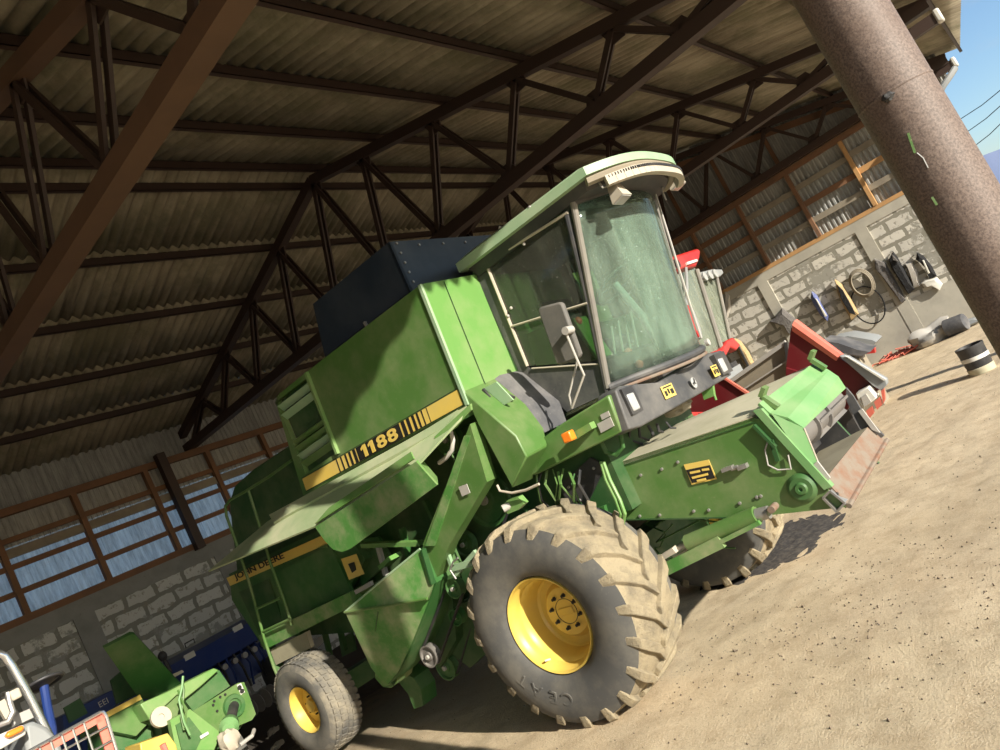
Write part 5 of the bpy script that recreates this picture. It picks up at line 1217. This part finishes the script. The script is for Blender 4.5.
# on the ground
def ground(x, y):
    z = gz(x, y); return z + .022 * noise.noise(Vector((x * .8, y * .8, 0)))
b = wp(983, 371, Z=-.16); bx_, by_ = b.x, b.y; z0 = ground(bx_, by_)
t = empty('black_drum', (bx_, by_, z0), 'small black drum with a white band and muddy foot on the open yard', 'drum')
t.rotation_euler = (0, 0, .4)
m = MB(); t.scale = (.74, .74, .95); m.lathe((0, 0, 0), (0, 0, 1), [(0, .22), (.02, .24), (.14, .25), (.15, .255), (.42, .265), (.44, .275), (.47, .275), (.47, .235), (.44, .23), (.10, .21)], 32); m.build('drum_body', 'black', t)
m = MB(); m.lathe((0, 0, 0), (0, 0, 1), [(.235, .262), (.235, .268), (.30, .270), (.30, .262)], 32, closed=True); m.build('white_band', 'white', t)
m = MB(); m.lathe((0, 0, 0), (0, 0, 1), [(.0, .235), (.0, .25), (.10, .262), (.11, .25)], 32, closed=True); m.build('muddy_foot', 'chaff', t)
b = wp(968, 331, Z=-.14); t = empty('worn_tyre_roll', (b.x, b.y + .1, ground(b.x, b.y)), 'dark grey rolled mat lying by the wall left of the column foot', 'roll')
m = MB(); m.lathe((0, -.15, .19), (0.25, 1, 0), [(0, .1), (0, .18), (.03, .19), (.4, .20), (.42, .18), (.42, .1)], 28); m.build('rolled_mat', 'black_mat', t)
b = wp(935, 343, Z=-.14)
t = empty('sack_heap', (b.x, b.y, ground(b.x, b.y)), 'heap of pale grey plastic sacking lying at the foot of the wall', 'sacks')
m = MB(); m.blob((0.0, -.1, .14), (.3, .48, .26), 14, 2, .8); m.build('sacking', 'steel_dusty', t)
m = MB(); m.blob((0.0, -.5, .08), (.2, .40, .13), 12, 5, .8); m.build('sacking_fold', 'greypaint', t)
m = MB(); random.seed(9)
b = wp(912, 349, Z=-.14)
for k in range(70):
    p = V(b.x - .6 + random.gauss(0, .14), b.y + random.gauss(0, .32), 0); p.z = ground(p.x, p.y) + .03
    m.tube([p, p + V(random.uniform(-.15, .15), random.uniform(-.25, .25), random.uniform(0, .12)), p + V(random.uniform(-.3, .3), random.uniform(-.3, .3), .0)], .012, 4)
tag(m.build('red_netting', 'salmon'), 'tangle of red netting on the ground left of the pale sacks', 'netting', kind='stuff')
for k, (x, y, s, mt, lb) in enumerate(((905, 346, .13, 'blue', 'blue cup lying by the wall left of the pale sacks'), (897, 351, .14, 'greypaint', 'grey stone lying by the wall left of the red netting'), (886, 356, .10, 'steel_dusty', 'small pale stone at the wall foot nearest the red header'))):
    b = wp(x, y, Z=-.13); m = MB(); m.blob((0, 0, s * .5), (s, s, s * .8), 8, k, .4); o = m.build(('cup', 'stone', 'stone')[k], mt); o.location = (b.x, b.y, ground(b.x, b.y)); tag(o, lb, ('cup', 'stone', 'stone')[k])
# spilled dark grain near the far wheel
m = MB()
c = wp(770, 548, Z=-.12)
def sf(i, j):
    a = 2 * PI * i; r = j * (1 + .25 * noise.noise(Vector((math.cos(a) * 1.5, math.sin(a) * 1.5, 3))))
    x = c.x + .1 + r * 1.1 * math.cos(a); y = c.y + .1 + r * .75 * math.sin(a)
    return (x, y, ground(x, y) + .055 * (1 - j ** 2) - .012 + .02 * noise.noise(Vector((x * 12, y * 12, 0))))
m.grid(sf, 60, 20); tag(m.build('grain_spill', 'spill'), 'dark spill of rotted grain on the ground under the feeder house', 'grain', kind='stuff')
# clods and pebbles
random.seed(4); m = MB()
for k in range(2600):
    if k < 700: x, y = random.gauss(5.0, .9), random.uniform(1.2, 3.3)
    else: x, y = random.uniform(3.5, 16), random.uniform(.6, 9)
    r = random.uniform(.003, .010) * (1 if random.random() < .95 else 1.9)
    z = ground(x, y); v0 = [V(x, y, z) + V(random.uniform(-1, 1), random.uniform(-1, 1), random.uniform(.1, .9)) * r for _ in range(4)] + [V(x, y, z - r)]
    v0 = [V(x - r, y - r * .6, z - r * .3), V(x + r, y - r * .7, z - r * .3), V(x + r * .2, y + r, z - r * .3), V(x + random.uniform(-.3, .3) * r, y + random.uniform(-.3, .3) * r, z + r)]
    m.add(v0, [(0, 1, 2), (0, 3, 1), (1, 3, 2), (2, 3, 0)])
tag(m.build('dirt_clods', 'clod'), 'scattered clods and pebbles over the sandy yard', 'clods', kind='stuff')

# ================================================================== REAR LEFT: BLUE DRILL, GREEN BALER, SMALL TRACTOR, WIRE BASKET
D = empty('seed_drill', (0, 0, 0), 'long blue seed drill standing along the rear block wall', 'seed drill')
YD = 12.6
m = MB(); a = wp(150, 687, Y=YD); b = wp(240, 625, Y=YD)
x0, x1 = 3.9, wp(262, 640, Y=YD).x
m.prism([(x0, YD, 1.05), (x0, YD - .1, 1.40), (x0, YD + .35, 1.48), (x0, YD + .75, 1.40), (x0, YD + .6, .95)], (x1 - x0, 0, 0)); D1 = m.build('seed_hopper', 'blue', D, bevel=.01)
m = MB(); m.box((x0, YD + .02, .55), (x1 + .1, YD + .5, 1.0)); m.build('drill_frame', 'blue', D)
for (x, y) in ((190, 656), (238, 628)):
    c = wp(x, y, Y=YD - .1); m = MB(); m.box(c - V(.09, .0, .04), c + V(.09, .03, .05)); m.build('white_label', 'white', D)
for (x, y) in ((186, 648), (150, 668)):
    c = wp(x, y, Y=YD); m = MB(); m.tube([c, c + V(0, -.02, .07), c + V(.16, -.02, .07), c + V(.16, 0, 0)], .012, 6); m.build('lid_handle', 'black', D)
random.seed(8)
for k in range(14):
    x = 5.0 + (x1 - 5.0) * k / 13; m = MB(); m.tube([(x, YD, 1.05), (x + random.uniform(-.04, .04), YD - .15, .8), (x + random.uniform(-.06, .06), YD - .05, .45)], .022, 6); m.build('seed_tube', 'black' if k % 2 else 'blue', D)
    m = MB(); m.lathe((x - .01, YD - .12, .16), (1, .15, 0), [(0, .02), (.0, .16), (.012, .16), (.012, .02)], 20); m.build('coulter_disc', 'steel_dusty', D)
for k in range(10):
    x = 5.05 + (x1 - 5.1) * k / 9; m = MB(); m.cyl((x, YD - .06, .95), (x, YD - .12, .95), .05, 10); m.build('metering_cup', 'steel_dusty', D)
for x in (5.6, x1 - .1):
    m = MB(); m.lathe((x, YD - .15, .38), (1, 0, 0), [(-.08, .1), (-.09, .28), (-.06, .36), (.06, .36), (.09, .28), (.08, .1)], 28); m.build('drill_wheel', 'rubber_side', D)
m = MB(); c = wp(171, 672, Y=YD - .5); m.tube([c, c + V(-.02, 0, .25)], .03, 8); m.blob(c + V(-.02, 0, .27), (.07, .07, .08), 6, 0, .1); m.build('lever_knob', 'black', D)
# second blue implement further left
E2 = empty('blue_implement', (0, 0, 0), 'blue implement box with small white letters behind the green machine', 'implement')
poly('implement_box', 'blue', E2, [(62, 716), (112, 690), (119, 700), (110, 712), (66, 740)], 'Y', 11.6, (0, .6, 0), bevel=.01)
l0, l1 = wp(99.5, 708, Y=11.58), wp(108, 703, Y=11.58)
text('white_letters', 'EEI', .11, l0, l1 - l0, (0, 0, 1), 'white', E2, .002)
m = MB(); m.box((l0.x - .8, 11.7, -.02), (l0.x + .8, 12.1, l0.z - .1)); m.build('implement_frame', 'blue', E2)

# green machine (forage box with feed chute)
B = empty('green_farm_machine', (0, 0, 0), 'green farm machine with tall raised flap and drive shaft, lower left beside the harvester', 'farm machine')
YB = 8.6
def bp_(nm, mt, pts, y, th=.04, parent=None, bevel=0): return poly(nm, mt, parent or B, pts, 'Y', y, (0, th, 0), bevel)
m = MB(); m.slab([wp(x, y, Y=yy) for x, y, yy in ((103.7, 648.3, 8.35), (131, 634, 8.3), (135, 634.5, 8.3), (183, 686, 8.95), (172, 696, 9.0), (140, 700, 9.0))], .04, (0, 1, 0)); m.build('raised_flap', 'green_dull', B)
bp_('inner_flap', 'green_deep', [(111, 680), (120.5, 671.6), (139, 694), (117, 704)], YB + .8)
bp_('small_flap', 'green_deep', [(64, 707.6), (80, 698), (88, 713), (70, 723)], YB + .8)
bp_('cream_strip', 'yellow_decal', [(103, 714), (140, 694.5), (142, 699), (105, 719)], YB + .1, .05)
bp_('left_body', 'green', [(104, 718), (142, 698), (151, 720), (136, 736), (107, 730)], YB + .15, .8)
bp_('left_base', 'green_dull', [(107, 728), (138, 734), (150, 724), (160, 750), (108, 750)], YB + .3, .6)
bp_('chute_top', 'green_bright', [(140, 704), (167, 692), (214, 668), (219, 670), (200, 687), (185, 699), (178, 694), (150, 720)], YB - .1, .25, bevel=.01)
bp_('chute_side', 'green_dull', [(184, 699), (219, 670), (230, 686), (193, 711)], YB, .5)
bp_('chute_front', 'green', [(146, 706), (178, 694), (190, 712), (172, 722), (160, 722), (152, 716)], YB - .05, .3)
bp_('side_plate', 'green', [(193, 711), (238, 683), (244, 682), (248, 692), (256, 714), (252, 720), (219, 734)], YB - .02, .06)
bp_('body_core', 'green_deep', [(160, 722), (240, 686), (252, 716), (219, 750), (165, 750)], YB + .1, .9)
bp_('sticker', 'white', [(237, 685), (241, 683), (245, 692), (241, 695)], YB - .03, .01)
for (x, y) in ((239.5, 687.5), (242, 691)):
    c = wp(x, y, Y=YB - .04); m = MB(); m.lathe(c, (0, -1, 0), [(0, .012), (.003, .026), (.003, .018)], 14); m.build('sticker_ring', 'black_decal', B)
c = wp(234, 706, Y=YB - .03); m = MB(); m.lathe(c, (0, -1, 0), [(0, .13), (.03, .12), (.03, .08), (.01, .07), (.01, .01)], 28); m.build('shaft_housing', 'green_dull', B)
e = wp(229, 727, Y=YB - .5); m = MB(); m.tube([c, c.lerp(e, .8)], .055, 14); m.build('shaft_cover', 'black', B)
m = MB(); m.lathe(c.lerp(e, .72), (e - c), [(0, .05), (.06, .09), (.16, .10), (.22, .06)], 16); m.build('yoke_guard', 'green_faded', B)
m = MB(); m.blob(wp(229, 742, Y=YB - .55), (.10, .10, .12), 8, 3, .4); m.build('universal_joint', 'cream', B)
m = MB(); m.tube([wp(240, 745, Y=YB - .3), wp(252, 736, Y=YB - .3), wp(254, 730, Y=YB - .2)], .022, 8); m.build('support_leg', 'steel_dusty', B)
bp_('front_frame', 'green_bright', [(170, 720), (190, 709), (221, 733), (214, 750), (176, 750)], YB - .35, .08)
bp_('frame_gap', 'green_dull', [(176, 725), (189, 717), (203, 735), (196, 750), (182, 750)], YB - .37, .03)
bp_('frame_label', 'white', [(200, 736), (208, 731.5), (209, 734), (201, 739)], YB - .38, .02)
bp_('yellow_box', 'yellow', [(140, 743), (168, 733), (176, 744), (178, 752), (142, 760)], YB - .45, .4, bevel=.01)
c = wp(160, 718, Y=YB - .2); m = MB(); m.lathe(c, (0, -1, .2), [(0, .07), (0, .10), (.05, .10), (.05, .03), (.03, .03)], 24); m.build('dusty_pulley', 'cream', B)
for k, pp in enumerate((((182, 680), (184, 690), (183, 702), (181, 715), (184, 730)), ((178, 690), (182, 700), (186, 712), (185, 728)), ((183, 676), (182, 688), (179, 700), (184, 722), (190, 735)))):
    m = MB(); m.tube([wp(x, y, Y=YB - .45 - .03 * k) for x, y in pp], .012, 6); m.build('green_hose', 'green_faded' if k == 2 else 'green', B)
for x, y in ((220, 697), (225, 694.5), (213, 705), (217, 711), (195, 715), (214, 701)):
    c = wp(x, y, Y=YB - .03); m = MB(); m.cyl(c, c - V(0, .01, 0), .014, 8); m.build('mounting_hole', 'black_decal', B)
for (x, r) in ((2.9, .38), (4.0, .38)):
    m = MB(); m.lathe((x, YB + .5, .36), (1, 0, 0), [(-.1, .15), (-.11, .3), (-.07, r), (.07, r), (.11, .3), (.1, .15)], 32); m.build('transport_wheel', 'rubber_side', B)
m = MB(); m.box((2.9, YB + .45, .4), (4.0, YB + .55, .55)); m.build('wheel_axle', 'green_dull', B)
t = MB(); 
for (x, y) in ((150, 672), ):
    bp_('cream_tag', 'cream', [(171, 675), (182, 670), (184, 672), (173, 678)], YB + .25, .02)

# small tractor at the very left
S = empty('small_tractor', (0, 0, 0), 'small grey tractor with black steering wheel and orange lamp at the lower left edge', 'tractor')
c = wp(43.5, 683, Y=5.6); m = MB()
axn = V(.1, .25, 1).normalized(); ea = axn.cross(V(1, 0, 0)).normalized(); eb = axn.cross(ea)
m.tube([c + (ea * math.cos(t) + eb * math.sin(t)) * .105 for t in [2 * PI * k / 32 for k in range(33)]], .011, 8)
for k in range(3):
    t = 2 * PI * k / 3; m.tube([c, c + (ea * math.cos(t) + eb * math.sin(t)) * .1], .010, 6)
m.lathe(c - axn * .02, axn, [(0, .03), (.02, .085), (.025, .085), (.03, .02)], 20)
m.build('steering_wheel', 'black', S)
m = MB(); m.tube([c, wp(47, 705, Y=5.62), wp(52, 728, Y=5.66), wp(54, 752, Y=5.7)], .026, 10); m.build('steering_column', 'blue', S)
m = MB(); m.tube([wp(-12, 655, Y=4.6), wp(-2, 654, Y=4.6), wp(5, 656, Y=4.6), wp(12, 666, Y=4.6), wp(30, 698, Y=4.6), wp(47, 732, Y=4.6), wp(56, 752, Y=4.6)], .022, 12); m.build('roll_bar', 'chrome', S)
m = MB(); m.tube([wp(8, 692, Y=4.5), wp(10, 703, Y=4.5), wp(13, 712, Y=4.5), wp(8, 722, Y=4.5), wp(-5, 727, Y=4.5)], .014, 8); m.build('bent_pipe', 'steel', S)
m = MB(); m.beam(wp(10, 697, Y=4.5), wp(20, 692, Y=4.5), .04, .05); m.build('lamp_clamp', 'cream', S, bevel=.008)
poly('bonnet', 'greypaint', S, [(24, 724), (34, 721), (48, 727), (60, 740), (66, 760), (30, 770), (26, 744)], 'Y', 4.55, (0, .4, 0), bevel=.02)
poly('lamp_plate', 'white', S, [(-4, 736), (24, 724), (27, 734), (0, 750)], 'Y', 4.45, (0, .05, 0), bevel=.01)
poly('orange_lamp', 'orange', S, [(5, 736), (9, 731), (22, 725), (25, 727), (23, 731), (9, 738)], 'Y', 4.41, (0, .04, 0), bevel=.008)
m = MB(); m.beam(wp(12, 722, Y=4.7), wp(36, 711, Y=4.7), .05, .05); m.build('cross_arm', 'steel_dusty', S)
m = MB(); m.beam(wp(0, 712, Y=4.6), wp(8, 707, Y=4.6), .04, .09); m.build('small_bracket', 'cream', S)
pb = wp(30, 745, Y=4.9)
m = MB(); m.box((pb.x - .7, 4.6, .5), (pb.x + .1, 5.9, pb.z - .15)); m.build('tractor_body', 'blue', S)
for (x, y) in ((pb.x - .75, 4.8), (pb.x + .15, 4.8), (pb.x - .75, 5.9), (pb.x + .15, 5.9)):
    m = MB(); m.lathe((x, y, .45), (1, 0, 0), [(-.08, .2), (-.1, .36), (-.06, .45), (.06, .45), (.1, .36), (.08, .2)], 28); m.build('wheel', 'rubber_side', S)

# wire basket trolley
K = empty('wire_basket_trolley', (0, 0, 0), 'wire mesh basket with rusty orange frame standing in the lower left corner', 'wire basket')
c0_, c1_, c2_ = wp(28, 752, Y=3.4), wp(103, 712, Y=3.4), wp(120, 762, Y=3.4)
m = MB(); m.tube([c0_, wp(100, 712.5, Y=3.4), c1_, wp(106, 716, Y=3.4), c2_], .007, 8); m.build('top_wire', 'chrome', K)
m = MB(); m.beam(wp(30, 757, Y=3.42), wp(100, 717, Y=3.42), .012, .035); m.build('rusty_rail', 'salmon', K)
m = MB(); m.beam(wp(99, 714, Y=3.42), wp(113, 760, Y=3.42), .035, .012, (0, 0, 1)); m.build('rusty_post', 'salmon', K)
for k in range(5):
    f = k / 5; a = wp(40 + 55 * f, 748 - 31 * f, Y=3.39); m = MB(); m.tube([a, a + (c2_ - c1_) * 1.0], .0045, 6); m.build('mesh_wire', 'chrome', K)
for k in range(1, 4):
    m = MB(); d_ = (c2_ - c1_) * (.28 * k); m.tube([c0_ + d_, c1_ + d_], .0045, 6); m.build('mesh_wire', 'chrome', K)
zz = c2_.z - .4
for x, y in ((c0_.x, 3.4), (c1_.x, 3.4), (c0_.x, 3.0), (c1_.x, 3.0)):
    m = MB(); m.tube([(x, y, 0.0), (x, y, c2_.z + .02)], .012, 6); m.build('trolley_leg', 'salmon', K)
m = MB(); m.box((c0_.x, 3.0, zz - .01), (c1_.x, 3.4, zz + .01)); m.build('basket_floor', 'rusty', K)
# off-white hand tool and rag lying on the floor by the rear wheel
for (x, y, lb) in ((272, 728, 'pale rag lying on the dark floor left of the rear wheel'), (276, 745, 'crumpled pale cloth on the floor at the bottom edge left of the rear wheel')):
    b_ = wp(x, y, Z=.03); m = MB(); m.blob((0, 0, .03), (.13, .05, .04), 8, int(x), .8); o = m.build('rag', 'cream'); o.location = (b_.x, b_.y, ground(b_.x, b_.y)); o.rotation_euler = (0, 0, .5); tag(o, lb, 'rag')
